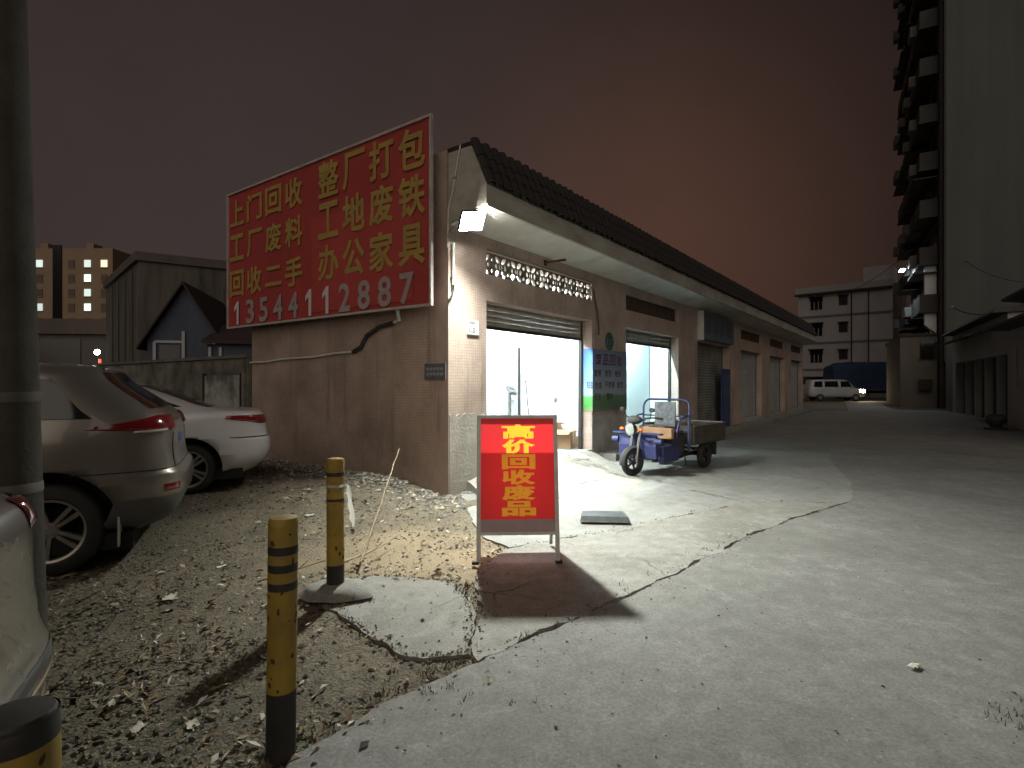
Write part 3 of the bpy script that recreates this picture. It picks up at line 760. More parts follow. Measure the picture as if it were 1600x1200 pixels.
# ------------------------------------------------------------------ small things on the walls
def wall_bits():
    # house number plate
    t = at_shop('number_plate', 'small white number plate reading 1-3 on the corner pier', 'plate', 0.53, -0.016, 2.45)
    MB().rbox(-0.13, 0.13, -0.003, 0.012, -0.11, 0.11, 0.001).build('plate', mat('plate_enamel', (0.50,0.52,0.54), 0.5), t)
    mb = MB()
    put_text(mb, '1-3', 0.12, 0.08, 0.014, lambda a, b: (a-0.03, -0.0045, b-0.045))
    put_text(mb, '内部编号', 0.15, 0.035, 0.006, lambda a, b: (a-0.03, -0.0045, b+0.065))
    mb.build('lettering', M_cable, t)
    # enamel plate on the side wall
    t = at_shop('enamel_plate', 'dull blue-grey enamel plate with worn lettering on the brown side wall', 'plate', -0.012, 0.24, 1.78)
    MB().rbox(-0.008, 0.008, -0.20, 0.22, -0.12, 0.12, 0.003).build('plate', mat('plate_blue', (0.13,0.14,0.17), 0.5, col2=(0.09,0.09,0.10), scale=8), t)
    mb = MB()
    for r_ in range(2):
        for q in range(5): mb.box(-0.0095, -0.0082, -0.15+0.07*q, -0.10+0.07*q, 0.02-0.075*r_, 0.06-0.075*r_)
    mb.build('worn_lettering', mat('plate_wear', (0.26,0.26,0.27), 0.6), t)
    # poster wrapped round the pier edge
    x1 = X0 + W; t = at_shop('pier_poster', 'blue and green vinyl poster wrapped round the pier between the two shops', 'poster', 0, 0, 0)
    def poster_mat():
        m = mat('poster_print', (0.10,0.22,0.62), 0.4)
        nt = m.node_tree; p = nt.nodes['Principled BSDF']
        tc = nadd(m, 'ShaderNodeTexCoord'); sp = nadd(m, 'ShaderNodeSeparateXYZ'); nt.links.new(tc.outputs['Object'], sp.inputs[0])
        n = nadd(m, 'ShaderNodeTexNoise', Scale=4.0, Detail=5.0); nt.links.new(tc.outputs['Object'], n.inputs['Vector'])
        a = nadd(m, 'ShaderNodeMath', operation='MULTIPLY_ADD'); a.inputs[1].default_value = 0.16
        nt.links.new(n.outputs['Fac'], a.inputs[0]); nt.links.new(sp.outputs['Z'], a.inputs[2])
        r = nadd(m, 'ShaderNodeValToRGB'); e = r.color_ramp.elements
        rr = nadd(m, 'ShaderNodeMapRange'); rr.inputs['From Min'].default_value = 1.08; rr.inputs['From Max'].default_value = 2.5
        nt.links.new(a.outputs[0], rr.inputs['Value']); nt.links.new(rr.outputs[0], r.inputs['Fac'])
        e[0].position = 0.0; e[0].color = (0.30,0.20,0.16,1); e[1].position = 1.0; e[1].color = (0.05,0.14,0.50,1)
        for pos, c in ((0.10,(0.05,0.30,0.05,1)),(0.24,(0.10,0.40,0.09,1)),(0.28,(0.36,0.50,0.66,1)),(0.55,(0.22,0.42,0.76,1)),(0.8,(0.10,0.26,0.70,1))):
            x = e.new(pos); x.color = c
        nt.links.new(r.outputs['Color'], p.inputs['Base Color']); return m
    Z0, Z1 = 1.02, 2.33
    pm = poster_mat(); fm = pm.copy(); fm.name = 'poster_print_shaded'; MATS['poster_print_shaded'] = fm  # front copy of the print, greyed and darkened to stand in for shade
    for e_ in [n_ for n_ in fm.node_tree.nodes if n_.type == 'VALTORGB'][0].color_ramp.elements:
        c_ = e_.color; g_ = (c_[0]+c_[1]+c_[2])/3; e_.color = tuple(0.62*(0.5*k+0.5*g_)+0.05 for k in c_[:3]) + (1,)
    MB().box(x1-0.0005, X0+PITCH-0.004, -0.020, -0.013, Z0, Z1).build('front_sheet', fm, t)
    MB().box(x1-0.006, x1-0.001, -0.020, 0.21, Z0, Z1).build('side_sheet', pm, t)
    mb = MB()
    for ch, x, z, w, h in (('铝',x1-0.0,1.58,.13,.15),('合',x1+.17,1.58,.13,.15),('金',x1+.33,1.58,.13,.15),('不',x1+.62,1.58,.13,.15),('锈',x1+.78,1.58,.13,.15),('钢',x1+.94,1.58,.13,.15),
                           ('废',x1+1.2,1.58,.13,.15),('铁',x1+1.36,1.58,.13,.15),
                           ('废',x1+.14,1.83,.13,.15),('铜',x1+.3,1.83,.13,.15),('废',x1+.62,1.83,.13,.15),('铝',x1+.78,1.83,.13,.15),('电',x1+1.1,1.83,.13,.15),('线',x1+1.26,1.83,.13,.15),
                           ('纸',x1+.14,1.33,.13,.15),('皮',x1+.3,1.33,.13,.15),('塑',x1+.7,1.33,.13,.15),('料',x1+.86,1.33,.13,.15)):
        if x > x1 + 0.05: put_text(mb, ch, w, h, 0.006, lambda a, b, x=x, z=z: (x+a, -0.0215, z+b))
        else: put_text(mb, ch, w, h, 0.006, lambda a, b, z=z: (x1-0.0075, 0.055-a, z+b))
    mb.build('small_lettering', mat('poster_ink', (0.03,0.035,0.05), 0.5), t)
    mb = MB()
    for q, ch in enumerate('废品回收'):
        put_text(mb, ch, 0.27, 0.24, 0.016, lambda a, b, q=q: (x1+0.26+0.33*q+a, -0.0215, 2.12+b))
    mb.build('headline', mat('poster_red', (0.22,0.07,0.06), 0.5), t)
    # round green plaque above the poster
    t = at_shop('round_plaque', 'dark green round plaque above the pier poster', 'plaque', x1+0.78, -0.014, 2.52)
    q = Matrix.Rotation(R(90), 4, 'X')
    MB().lathe([(0.002,0.02),(0.15,0.02),(0.19,0.012),(0.20,0.0),(0.002,-0.004)], 28, q).build('disc', mat('plaque_green', (0.03,0.10,0.075), 0.5, col2=(0.02,0.06,0.045), scale=12), t)
    MB().lathe([(0.13,0.026),(0.15,0.026),(0.15,0.018),(0.13,0.018)], 28, q, closed=True).box(-0.06,0.06,-0.026,-0.019,-0.06,-0.02).box(-0.08,0.08,-0.026,-0.019,0.02,0.05).build('emblem', mat('plaque_ring', (0.09,0.16,0.13), 0.5), t)
    # iron bracket under the soffit
    t = at_shop('iron_bracket', 'rusty iron bracket bar stuck out of the wall under the soffit', 'bracket', 2.55, -0.002, 3.78)
    MB().box(-0.02, 0.02, -0.42, 0.004, -0.018, 0.018).box(-0.05, 0.05, -0.006, 0.004, -0.05, 0.05).build('bar', mat('rusty_iron', (0.09,0.05,0.03), 0.9, col2=(0.04,0.025,0.02), scale=15), t)
    # cables and conduits
    t = at_shop('corner_conduit', 'short white conduit strapped to the front corner below the floodlight', 'conduit', 0.07, -0.035, 0)
    MB().cyl((0,0,3.02),(0,0,3.62),0.024,n=10).build('pipe', M_pvc, t)
    MB().tube([(0,0,3.03),(0.005,-0.004,2.95),(-0.03,0.0,2.88),(-0.09,0.01,2.80)],0.012,6).build('wire_tail', M_cable, t)
    MB().box(-0.035,0.035,-0.01,0.034,3.12,3.14).box(-0.035,0.035,-0.01,0.034,3.5,3.52).build('strap', M_steel, t)
    t = at_shop('gable_conduit', 'thin pale conduit running up the end of the tiled eave', 'conduit', 0, 0, 0)
    MB().tube([(-0.018,0.0,3.55),(-0.018,-0.02,4.1),(-0.018,-0.09,4.28),(-0.018,-0.245,4.95)],0.011,6).build('pipe', M_pvc, t)
    for z_, y_ in ((3.7,-.012),(4.5,-.14)): MB().box(-0.034,-0.001,y_-.02,y_+.02,z_,z_+.02).build('clip', M_steel, t)
    t = at_shop('hanging_cable', 'black cable hanging from the breeze blocks down the pier', 'cable', X0+W, -0.02, 0)
    MB().tube([(-0.02,0.05,3.60),(0.02,-0.01,3.52),(0.06,-0.012,3.36),(0.16,-0.015,3.12),(0.22,-0.015,2.9),(0.24,-0.015,2.62)],0.018,6).build('cable', M_cable, t)
    t = at_shop('side_wall_cable', 'pale cable drooping along the side wall below the billboard', 'cable', 0, 0, 0)
    pts = [(-0.10,0.95,2.72),(-0.04,0.98,2.58),(-0.03,1.10,2.55),(-0.03,1.45,2.50),(-0.03,1.75,2.38),(-0.03,1.9,2.2),(-0.03,2.1,2.13)]
    MB().tube(pts[:3],0.03,8).build('pipe', M_pvc, t)
    MB().tube(pts[2:],0.035,8).build('black_sleeve', M_cable, t)
    sag = [(-0.03-0.0*k, 2.1+0.52*k, 2.13 - 0.13*math.sin(math.pi*min(1,k/12)*0.6) + 0.012*math.sin(k*2.1)) for k in range(19)]
    MB().tube(sag,0.017,6).build('grey_cable', M_pvc, t)
    # sign board over the third bay, frosted
    a = X0 + 2*PITCH
    t = at_shop('shop_sign', 'dusty dark blue signboard over the third bay', 'sign', a, 0, 0)
    MB().rbox(0.05, 3.5, -0.16, -0.02, 2.98, 3.78, 0.01).build('board', mat('sign_blue', (0.075,0.10,0.13), 0.5, col2=(0.12,0.14,0.16), scale=6), t)
    MB().box(0.0, 0.045, -0.19, -0.005, 2.93, 3.83).build('edge_strip', mat('strip_white', (0.55,0.55,0.52), 0.5), t)
    for q, ch in enumerate('五金水电'):
        mb = MB(); put_text(mb, ch, 0.5, 0.46, 0.01, lambda a_, b_, q=q: (0.6+0.75*q+a_, -0.163, 3.40+b_)); mb.build('character', mat('sign_pale', (0.16,0.18,0.20), 0.5), t)
    # blue door leaf standing open beside the third bay
    t = at_shop('blue_door_leaf', 'dark blue metal door leaf standing outside the third bay', 'door leaf', a+2.35, -0.02, 0.12)
    MB().rbox(0, 1.0, -0.06, -0.01, 0.01, 2.0, 0.006).build('leaf', mat('leaf_blue', (0.035,0.06,0.16), 0.4, col2=(0.025,0.04,0.10), scale=4), t)
    MB().box(0.1,0.9,-0.068,-0.058,0.15,0.9).box(0.1,0.9,-0.068,-0.058,1.05,1.85).build('pressed_panel', mat('leaf_blue2', (0.04,0.07,0.19), 0.4), t)
    MB().cyl((0.9,-0.06,1.0),(0.9,-0.11,1.0),0.02).build('knob', M_steel, t)
wall_bits()

# ------------------------------------------------------------------ A-frame sign on the apron
def translucent(name, col, tr, rough=0.5):
    m = bpy.data.materials.new(name); m.use_nodes = True; nt = m.node_tree; p = nt.nodes['Principled BSDF']
    p.inputs['Base Color'].default_value = (*col, 1); p.inputs['Roughness'].default_value = rough
    t = nadd(m, 'ShaderNodeBsdfTranslucent'); t.inputs['Color'].default_value = (*[min(1, c_*1.15) for c_ in col], 1)
    x = nadd(m, 'ShaderNodeMixShader'); x.inputs[0].default_value = tr
    nt.links.new(p.outputs[0], x.inputs[1]); nt.links.new(t.outputs[0], x.inputs[2])
    nt.links.new(x.outputs[0], nt.nodes['Material Output'].inputs['Surface'])
    return m
def aframe():
    bx, by = 0.055, 4.84
    t = thing('sandwich_board', 'red A-frame sign with a column of yellow characters in a steel frame', 'sign', (bx, by, 0.045), R(2.5))
    Wd, H, lean = 0.365, 1.27, 0.22
    def P(x, s, off=0.0):   # s: along the front face from foot to top, off: towards the viewer
        k = s/H; n = Vector((0, -H, lean)).normalized()
        return Vector((x, lean*k, s)) + n*off
    fr = MB()
    for sx in (-1, 1):
        fr.prism([(0,0)], 0, 0) if False else None
        a, b = sx*Wd, sx*(Wd-0.036)
        x0_, x1_ = min(a, b), max(a, b)
        fr.add([P(x0_,0.0,.012),P(x1_,0.0,.012),P(x1_,H,.012),P(x0_,H,.012),P(x0_,0.0,-.02),P(x1_,0.0,-.02),P(x1_,H,-.02),P(x0_,H,-.02)],
               [(0,1,2,3),(7,6,5,4),(0,4,5,1),(1,5,6,2),(2,6,7,3),(3,7,4,0)])
    for s0, s1 in ((H-0.03, H), (0.225, 0.25)):
        x0_, x1_ = -Wd+0.037, Wd-0.037
        fr.add([P(x0_,s0,.010),P(x1_,s0,.010),P(x1_,s1,.010),P(x0_,s1,.010),P(x0_,s0,-.018),P(x1_,s0,-.018),P(x1_,s1,-.018),P(x0_,s1,-.018)],
               [(0,1,2,3),(7,6,5,4),(0,4,5,1),(1,5,6,2),(2,6,7,3),(3,7,4,0)])
    fr.build('front_frame', mat('brushed_aluminium', (0.52,0.50,0.48), 0.45, 0.35, col2=(0.40,0.37,0.35), scale=9), t)
    # rear frame, hinged at the top
    def Q(x, s): k = s/H; return Vector((x, lean + 0.012 + (1-k)*0.30, s))
    rf = MB()
    for sx in (-1, 1):
        a, b = sx*(Wd-0.004), sx*(Wd-0.032); x0_, x1_ = min(a,b), max(a,b)
        d = Vector((0, 0.022, 0))
        rf.add([Q(x0_,0),Q(x1_,0),Q(x1_,H),Q(x0_,H),Q(x0_,0)+d,Q(x1_,0)+d,Q(x1_,H)+d,Q(x0_,H)+d],[(0,1,2,3),(7,6,5,4),(0,4,5,1),(1,5,6,2),(2,6,7,3),(3,7,4,0)])
    for s0, s1 in ((H-0.03, H), (0.23, 0.255), (1.04,1.06)):
        x0_, x1_ = -Wd+0.033, Wd-0.033; d = Vector((0, 0.02, 0))
        rf.add([Q(x0_,s0),Q(x1_,s0),Q(x1_,s1),Q(x0_,s1),Q(x0_,s0)+d,Q(x1_,s0)+d,Q(x1_,s1)+d,Q(x0_,s1)+d],[(0,1,2,3),(7,6,5,4),(0,4,5,1),(1,5,6,2),(2,6,7,3),(3,7,4,0)])
    rf.build('rear_frame', M_steel, t)
    for sx in (-1, 1):
        MB().box(sx*Wd-0.02-0.018, sx*Wd+0.02-0.018*0, -0.025, 0.02, -0.012, 0.012).build('foot', M_black, t)
    # printed front film, letters cut cell by cell so that light passes through each in its own colour
    xa, xb, sa, sb = -Wd+0.036, Wd-0.036, 0.25, H-0.03
    cell = 0.0045
    nx, ny = int((xb-xa)/cell), int((sb-sa)/cell)
    grid = np.zeros((ny, nx), bool); chars = []
    band = 0.13
    top, bot = H-0.080, 0.385
    for q, ch in enumerate('高价回收废品'):
        vs, tr, (tw, th) = text_tris(ch, 1.0, 1.0, 0.042)
        cyc = top - (top-bot)*(q+0.5)/6; grid_all = grid; grid = np.zeros((ny, nx), bool)
        pts = np.array([(x*0.30/tw + 0.01, y*0.130/th + cyc) for x, y in vs])
        for tri in tr:
            A, B, Cc = pts[list(tri)]
            i0 = max(0, int((min(A[0],B[0],Cc[0])-xa)/cell)-1); i1 = min(nx, int((max(A[0],B[0],Cc[0])-xa)/cell)+2)
            j0 = max(0, int((min(A[1],B[1],Cc[1])-sa)/cell)-1); j1 = min(ny, int((max(A[1],B[1],Cc[1])-sa)/cell)+2)
            if i1 <= i0 or j1 <= j0: continue
            X, Y = np.meshgrid(xa+(np.arange(i0,i1)+0.5)*cell, sa+(np.arange(j0,j1)+0.5)*cell)
            def sd(p, q_): return (X-q_[0])*(p[1]-q_[1]) - (p[0]-q_[0])*(Y-q_[1])
            d1, d2, d3 = sd(A,B), sd(B,Cc), sd(Cc,A)
            ins = ~(((d1<0)|(d2<0)|(d3<0)) & ((d1>0)|(d2>0)|(d3>0)))
            grid[j0:j1, i0:i1] |= ins
        chars.append(grid & ~grid_all); grid = grid | grid_all
    def cells(mask):
        mb = MB(); idx = {}
        def vid(i, j):
            k = idx.get((i, j))
            if k is None: k = idx[(i, j)] = len(mb.v); mb.v.append(tuple(P(xa + (xb-xa)*i/nx, sa + (sb-sa)*j/ny, 0.0)))
            return k
        for j in range(ny):
            i = 0
            while i < nx:
                if mask[j, i]:
                    i2 = i
                    while i2 < nx and mask[j, i2]: i2 += 1
                    mb.f.append((vid(i,j), vid(i2,j), vid(i2,j+1), vid(i,j+1))); mb.mi.append(0); i = i2
                else: i += 1
        return mb
    rows = np.zeros((ny, nx), bool); rows[:int(band/cell)-4, :] = True
    cells(~grid & ~rows).build('red_film', translucent('red_film', (0.68,0.034,0.040), 0.38), t)
    yf = translucent('yellow_film', (0.88,0.56,0.04), 0.38)
    for g in chars: cells(g).build('character', yf, t)
    cells(rows).build('kick_plate', mat('kick_plate_steel', (0.34,0.26,0.26), 0.42, 0.3, col2=(0.28,0.21,0.21), scale=7), t)
    # rear film: covers the lower two thirds of the back
    rb = MB(); s0, s1 = 0.255, 1.04
    rb.quad(Q(-Wd+0.033,s0)+Vector((0,.01,0)), Q(Wd-0.033,s0)+Vector((0,.01,0)), Q(Wd-0.033,s1)+Vector((0,.01,0)), Q(-Wd+0.033,s1)+Vector((0,.01,0)))
    rb.build('rear_film', translucent('rear_film', (0.80,0.30,0.28), 0.62), t)
aframe()

# ------------------------------------------------------------------ bollards
M_by = mat('bollard_yellow', (0.36,0.24,0.03), 0.6, col2=(0.13,0.095,0.04), scale=4, mix=(0.42,0.8), bump=0.1)
M_bk = mat('bollard_black', (0.018,0.017,0.016), 0.6, col2=(0.04,0.035,0.03), scale=8)
M_rust = mat('paint_chips', (0.045,0.03,0.018), 0.9, col2=(0.09,0.05,0.025), scale=20)
def bollard(label, X, Y, z, h, r, tilt, bands, black_to, seed, cap_mat):
    t = thing('bollard', label, 'bollard', (X, Y, z), 0, 'yellow and black steel bollards')
    t.rotation_euler = (tilt[0], tilt[1], 0)
    N = 28
    MB().lathe([(r,black_to),(r,h-0.03)], N).build('post', M_by, t, smooth=40)
    MB().lathe([(r*1.004,-0.12),(r*1.004,black_to)], N).build('black_foot', M_bk, t, smooth=40)
    MB().lathe([(r*1.01,h-0.035),(r*1.01,h-0.012),(r*0.9,h),(r*0.45,h+0.006),(0.001,h+0.007)], N).build('cap', cap_mat, t, smooth=40)
    for b0, b1 in bands:
        MB().lathe([(r*1.006,b0),(r*1.006,b1)], N).build('band', M_bk, t, smooth=40)
    ch = MB(); rg = random.Random(seed)
    for k in range(34):
        a = rg.uniform(0, 2*math.pi); zz = rg.uniform(black_to, h-0.05); s = 0.003 + 0.012*rg.random()**2
        n = 7; pts = []
        for i in range(n):
            ang = 2*math.pi*i/n; rr = s*rg.uniform(0.5, 1.2)
            aa = a + rr*math.cos(ang)/r; pts.append(((r*1.008)*math.cos(aa), (r*1.008)*math.sin(aa), zz + 1.6*rr*math.sin(ang)))
        ch.add(pts, [tuple(range(n))])
    tag(ch.build('paint_chips', M_rust, t), kind='stuff')
    return t
bollard('yellow bollard in the foreground with three black bands near its top', -0.985, 2.36, 0.0, 1.035, 0.060, (R(0.3), R(0.8)),
        [(0.885,0.920),(0.812,0.845),(0.735,0.768)], 0.305, 3, M_by)
b2 = bollard('yellow bollard with a white bag strip tied to it, beside the broken concrete', -1.315, 4.13, 0.06, 0.985, 0.064, (R(-0.4), R(-0.2)),
        [(0.855,0.885),(0.775,0.790),(0.670,0.690)], 0.20, 4, M_by)
bollard('bollard with a black cap, nearest to the camera, only its top showing', -0.865, 0.985, -0.02, 1.035, 0.063, (0, R(-1)),
        [(0.985,1.030)], 0.3, 5, M_bk)
# cement foot of the second bollard
def lump(mb, c, rx, ry, rz, seed, n=18, m=7, rough=0.12):
    vs = []; fs = []
    for j in range(m+1):
        f = math.pi/2*j/m
        for i in range(n):
            a = 2*math.pi*i/n
            k = 1 + rough*mnoise.noise(Vector((math.cos(a)*1.5+seed, math.sin(a)*1.5, j*0.35)))*2
            vs.append((c[0]+rx*k*math.cos(a)*math.cos(f), c[1]+ry*k*math.sin(a)*math.cos(f), c[2]+rz*math.sin(f)**0.8))
    for j in range(m):
        for i in range(n): fs.append((j*n+i, j*n+(i+1)%n, (j+1)*n+(i+1)%n, (j+1)*n+i))
    fs.append(tuple(range(m*n, m*n+n)))
    return mb.add(vs, fs)
o = lump(MB(), (0,0,-0.02), 0.27, 0.20, 0.085, 2.2).build('cement_footing', M_apron, b2, smooth=60)
# the torn bag strip
t = thing('plastic_strip', 'torn white plastic strip knotted round the farther yellow bollard', 'plastic strip', (-1.315, 4.13, 0.06))
mb = MB(); mb.lathe([(0.067,0.775),(0.069,0.785),(0.067,0.795)], 20)
mb.build('knot_loop', translucent('white_plastic', (0.70,0.70,0.66), 0.5), t)
vs = []; prof = [(0.03,0.785,0.010),(0.07,0.80,0.010),(0.10,0.806,0.012),(0.114,0.79,0.010),(0.118,0.74,0.016),(0.128,0.69,0.012),(0.130,0.64,0.021),(0.141,0.59,0.017),(0.140,0.55,0.024),(0.150,0.52,0.012),(0.152,0.49,0.004)]
mb = MB()
for k, (x, z, w) in enumerate(prof):
    vs += [(x-w, -0.062+0.01*math.sin(k), z), (x, -0.072, z+0.004), (x+w, -0.060+0.012*math.cos(k*1.7), z)]
mb.add(vs, [(3*k+i, 3*k+i+1, 3*k+i+4, 3*k+i+3) for k in range(len(prof)-1) for i in (0,1)])
mb.build('hanging_strip', bpy.data.materials['white_plastic'], t, smooth=80)

# ------------------------------------------------------------------ concrete slab piece and other loose things
t = thing('metal_tray', 'flat grey sheet-metal tray lying upside down on the bright apron', 'tray', (1.06, 6.40, 0.045), R(-4))
mb = MB()
b0 = [(-0.285,-0.15),(0.285,-0.17),(0.25,0.17),(-0.25,0.17)]; b1 = [(-0.262,-0.115),(0.262,-0.135),(0.232,0.15),(-0.232,0.15)]
mb.add([(x,y,0.0) for x,y in b0]+[(x,y,0.055) for x,y in b1], [(0,1,5,4),(1,2,6,5),(2,3,7,6),(3,0,4,7),(4,5,6,7)])
mb.build('pan', mat('dull_zinc', (0.21,0.235,0.25), 0.42, 0.6, col2=(0.13,0.15,0.16), scale=9), t)
MB().box(-0.26,0.26,-0.165,-0.15,-0.006,0.004).build('rim', MATS['dull_zinc'], t)

def stick(label, pts, r, m=None):
    t = thing('stick', label, 'stick', pts[0], 0)
    p0 = Vector(pts[0]); q = []
    P = [Vector(p)-p0 for p in pts]
    for k in range(len(P)-1):
        for i in range(5):
            p = P[k].lerp(P[k+1], i/5); q.append(p + Vector((0.012*mnoise.noise(p*6+Vector((k,0,0))), 0, 0.010*mnoise.noise(p*5))))
    q.append(P[-1])
    n = len(q)
    MB().tube(q, [r*(1-0.5*i/(n-1)) for i in range(n)], 7).build('shaft', m or M_wood, t)
    a = q[n//2]; MB().tube([a, a+Vector((0.03,0.02,0.03)), a+Vector((0.05,0.05,0.05))], r*0.5, 5).build('twig', m or M_wood, t)
stick('thin rod leaning up from the gravel towards the brown wall', [(-1.30,4.75,0.07),(-1.42,6.2,0.40),(-1.54,7.55,0.72)], 0.011)
stick('pale split stick lying on the sand behind the second bollard', [(-1.55,4.60,0.06),(-1.25,5.05,0.09),(-1.12,5.55,0.10)], 0.010, mat('pale_bamboo', (0.42,0.36,0.24), 0.7))
stick('short broken stick lying flat in the litter left of the second bollard', [(-2.0,4.35,0.05),(-1.6,4.75,0.09)], 0.009)

# scale, boxes and poles inside the first shop
def scale():
    t = at_shop('platform_scale', 'white platform scale with a tilted display head inside the open shop', 'scale', 3.78, 1.38, 0.25)
    MB().rbox(-0.3,0.3,-0.25,0.35,0.03,0.10,0.01).build('platform', M_steel, t)
    for sx in (-0.24,0.24):
        for sy in (-0.18,0.28): MB().cyl((sx,sy,0),(sx,sy,0.03),0.025).build('foot', M_black, t)
    MB().cyl((0,0.33,0.08),(0,0.33,1.16),0.04,n=14).build('column', M_steel, t)
    q = Matrix.Translation((0,0.28,1.21)) @ Matrix.Rotation(R(-38),4,'X') @ Matrix.Rotation(R(12),4,'Z')
    h = MB().rbox(-0.15,0.15,-0.035,0.035,-0.09,0.09,0.012,M=q).build('display_head', mat('scale_plastic', (0.12,0.125,0.14), 0.4), t)
    MB().box(-0.11,0.11,-0.041,-0.034,0.0,0.06,M=q).build('screen', M_glassdark, h)
    MB().box(-0.11,0.11,-0.040,-0.034,-0.07,-0.02,M=q).build('keypad', M_steel, h)
scale()
def carton(label, x, y, z, sx, sy, sz, rz, open_=True):
    t = at_shop('carton', label, 'box', x, y, z, rz=rz, group='cartons in the open shop')
    MB().box(-sx,sx,-sy,sy,0,sz).build('body', M_card, t)
    if open_:
        for s in (-1, 1):
            MB().prism([(s*sx, sz), (s*(sx+0.16), sz-0.05), (s*(sx+0.16), sz-0.046), (s*sx, sz+0.005)], -sy, sy, 'y').build('flap', M_card, t)
    MB().box(-0.03,0.03,-sy-0.002,sy+0.002,sz*0.3,sz+0.003).build('tape', mat('tape', (0.55,0.42,0.25), 0.3), t)
carton('large open brown carton at the right side of the open shop doorway', 4.28, 0.66, 0.25, 0.22, 0.22, 0.36, R(15))
carton('small closed carton on the shop floor just inside the right jamb', 4.60, 0.60, 0.25, 0.13, 0.14, 0.22, R(-8), False)
carton('tall open carton standing behind the other cartons in the shop', 4.55, 1.25, 0.25, 0.24, 0.22, 0.50, R(-20))
t = at_shop('thin_post', 'slim white post with a small box on top inside the open shop', 'post', 4.50, 1.0, 0.25)
MB().cyl((0,0,0),(0,0,0.95),0.018).build('shaft', M_white, t); MB().rbox(-0.05,0.05,-0.03,0.03,0.95,1.05,0.008).build('head', M_steel, t)
MB().cyl((0,0,0),(0,0,0.02),0.1,n=18).build('base', M_steel, t)
t = at_shop('leaning_pole', 'dark thin pole leaning against the partition inside the open shop', 'pole', 4.70, 1.95, 0.25)
MB().cyl((0.0,-0.18,0),(0.24,0.15,1.45),0.014).build('shaft', M_dark, t); MB().cyl((0.0,-0.18,0.0),(0.01,-0.166,0.06),0.022).build('tip', M_black, t)

# ================================================================== cars
def crom(vals, t):
    n = len(vals); i = max(0, min(n-2, int(t))); f = t - i
    p = [vals[max(0, min(n-1, i+k))] for k in (-1, 0, 1, 2)]
    # monotone-limited hermite
    m1 = (p[2]-p[0])/2; m2 = (p[3]-p[1])/2; d = p[2]-p[1]
    if d == 0: m1 = m2 = 0
    else:
        if m1/d < 0: m1 = 0
        if m2/d < 0: m2 = 0
        if abs(m1) > 3*abs(d): m1 = 3*d
        if abs(m2) > 3*abs(d): m2 = 3*d
    return (2*f**3-3*f*f+1)*p[1] + (f**3-2*f*f+f)*m1 + (-2*f**3+3*f*f)*p[2] + (f**3-f*f)*m2
class Body:
    """a car body as a stack of plan outlines; S(t, phi): t = slice number, phi = 0 rear centre, 90 left side, 180 nose"""
    def __init__(s, slices): s.cols = list(zip(*slices)); s.n = len(slices)
    def par(s, t): return [crom(c, t) for c in s.cols]
    def S(s, t, phi, side=1):
        z, xr, xf, w, n = s.par(t)
        cx, a = (xr+xf)/2, (xf-xr)/2
        c_, s_ = math.cos(R(phi)), math.sin(R(phi))
        r = 1/((abs(c_)**n + abs(s_)**n)**(1/n))
        return Vector((cx - a*r*c_, side*w*r*s_, z))
    def N(s, t, phi, side=1):
        e = 0.02
        a = s.S(min(t+e, s.n-1), phi, side) - s.S(max(t-e, 0), phi, side)
        b = s.S(t, phi+0.4, side) - s.S(t, phi-0.4, side)
        n = a.cross(b) if side > 0 else b.cross(a)
        if n.length < 1e-9: return Vector((0,0,1))
        n.normalize()
        q = s.S(t, phi, side); z, xr, xf, w, _ = s.par(t)
        if n.dot(q - Vector(((xr+xf)/2, 0, 0.7))) < 0: n = -n
        return n
    def phi_at(s, t, x):
        z, xr, xf, w, n = s.par(t); cx, a = (xr+xf)/2, (xf-xr)/2
        k = max(-0.999, min(0.999, (cx-x)/a))
        return math.degrees(math.atan2((1-abs(k)**n)**(1/n), k))
    def patch(s, mb, tb, tt, p0, p1, off, side=1, nu=14, nv=8):
        """curved sheet lifted off the body. tb, tt, p0, p1 may be functions of u / v"""
        F = lambda f, q: f(q) if callable(f) else f
        vs, fs = [], []
        for j in range(nv+1):
            v = j/nv
            for i in range(nu+1):
                u = i/nu
                t = F(tb, u) + (F(tt, u)-F(tb, u))*v
                ph = F(p0, v) + (F(p1, v)-F(p0, v))*u
                edge = 0.25 if (i in (0, nu) or j in (0, nv)) else 1.0
                vs.append(s.S(t, ph, side) + s.N(t, ph, side)*(off*edge))
        for j in range(nv):
            for i in range(nu):
                k = j*(nu+1)+i; fs.append((k, k+1, k+nu+2, k+nu+1))
        return mb.add(vs, fs)
    def window(s, mb, tb, tt, xb0, xb1, xt0, xt1, off, side=1, nu=14, nv=8):
        vs, fs = [], []
        for j in range(nv+1):
            v = j/nv; t = tb + (tt-tb)*v
            a, b = xb0+(xt0-xb0)*v, xb1+(xt1-xb1)*v
            for i in range(nu+1):
                ph = s.phi_at(t, a+(b-a)*i/nu)
                vs.append(s.S(t, ph, side) + s.N(t, ph, side)*off)
        for j in range(nv):
            for i in range(nu):
                k = j*(nu+1)+i; fs.append((k, k+1, k+nu+2, k+nu+1))
        return mb.add(vs, fs)

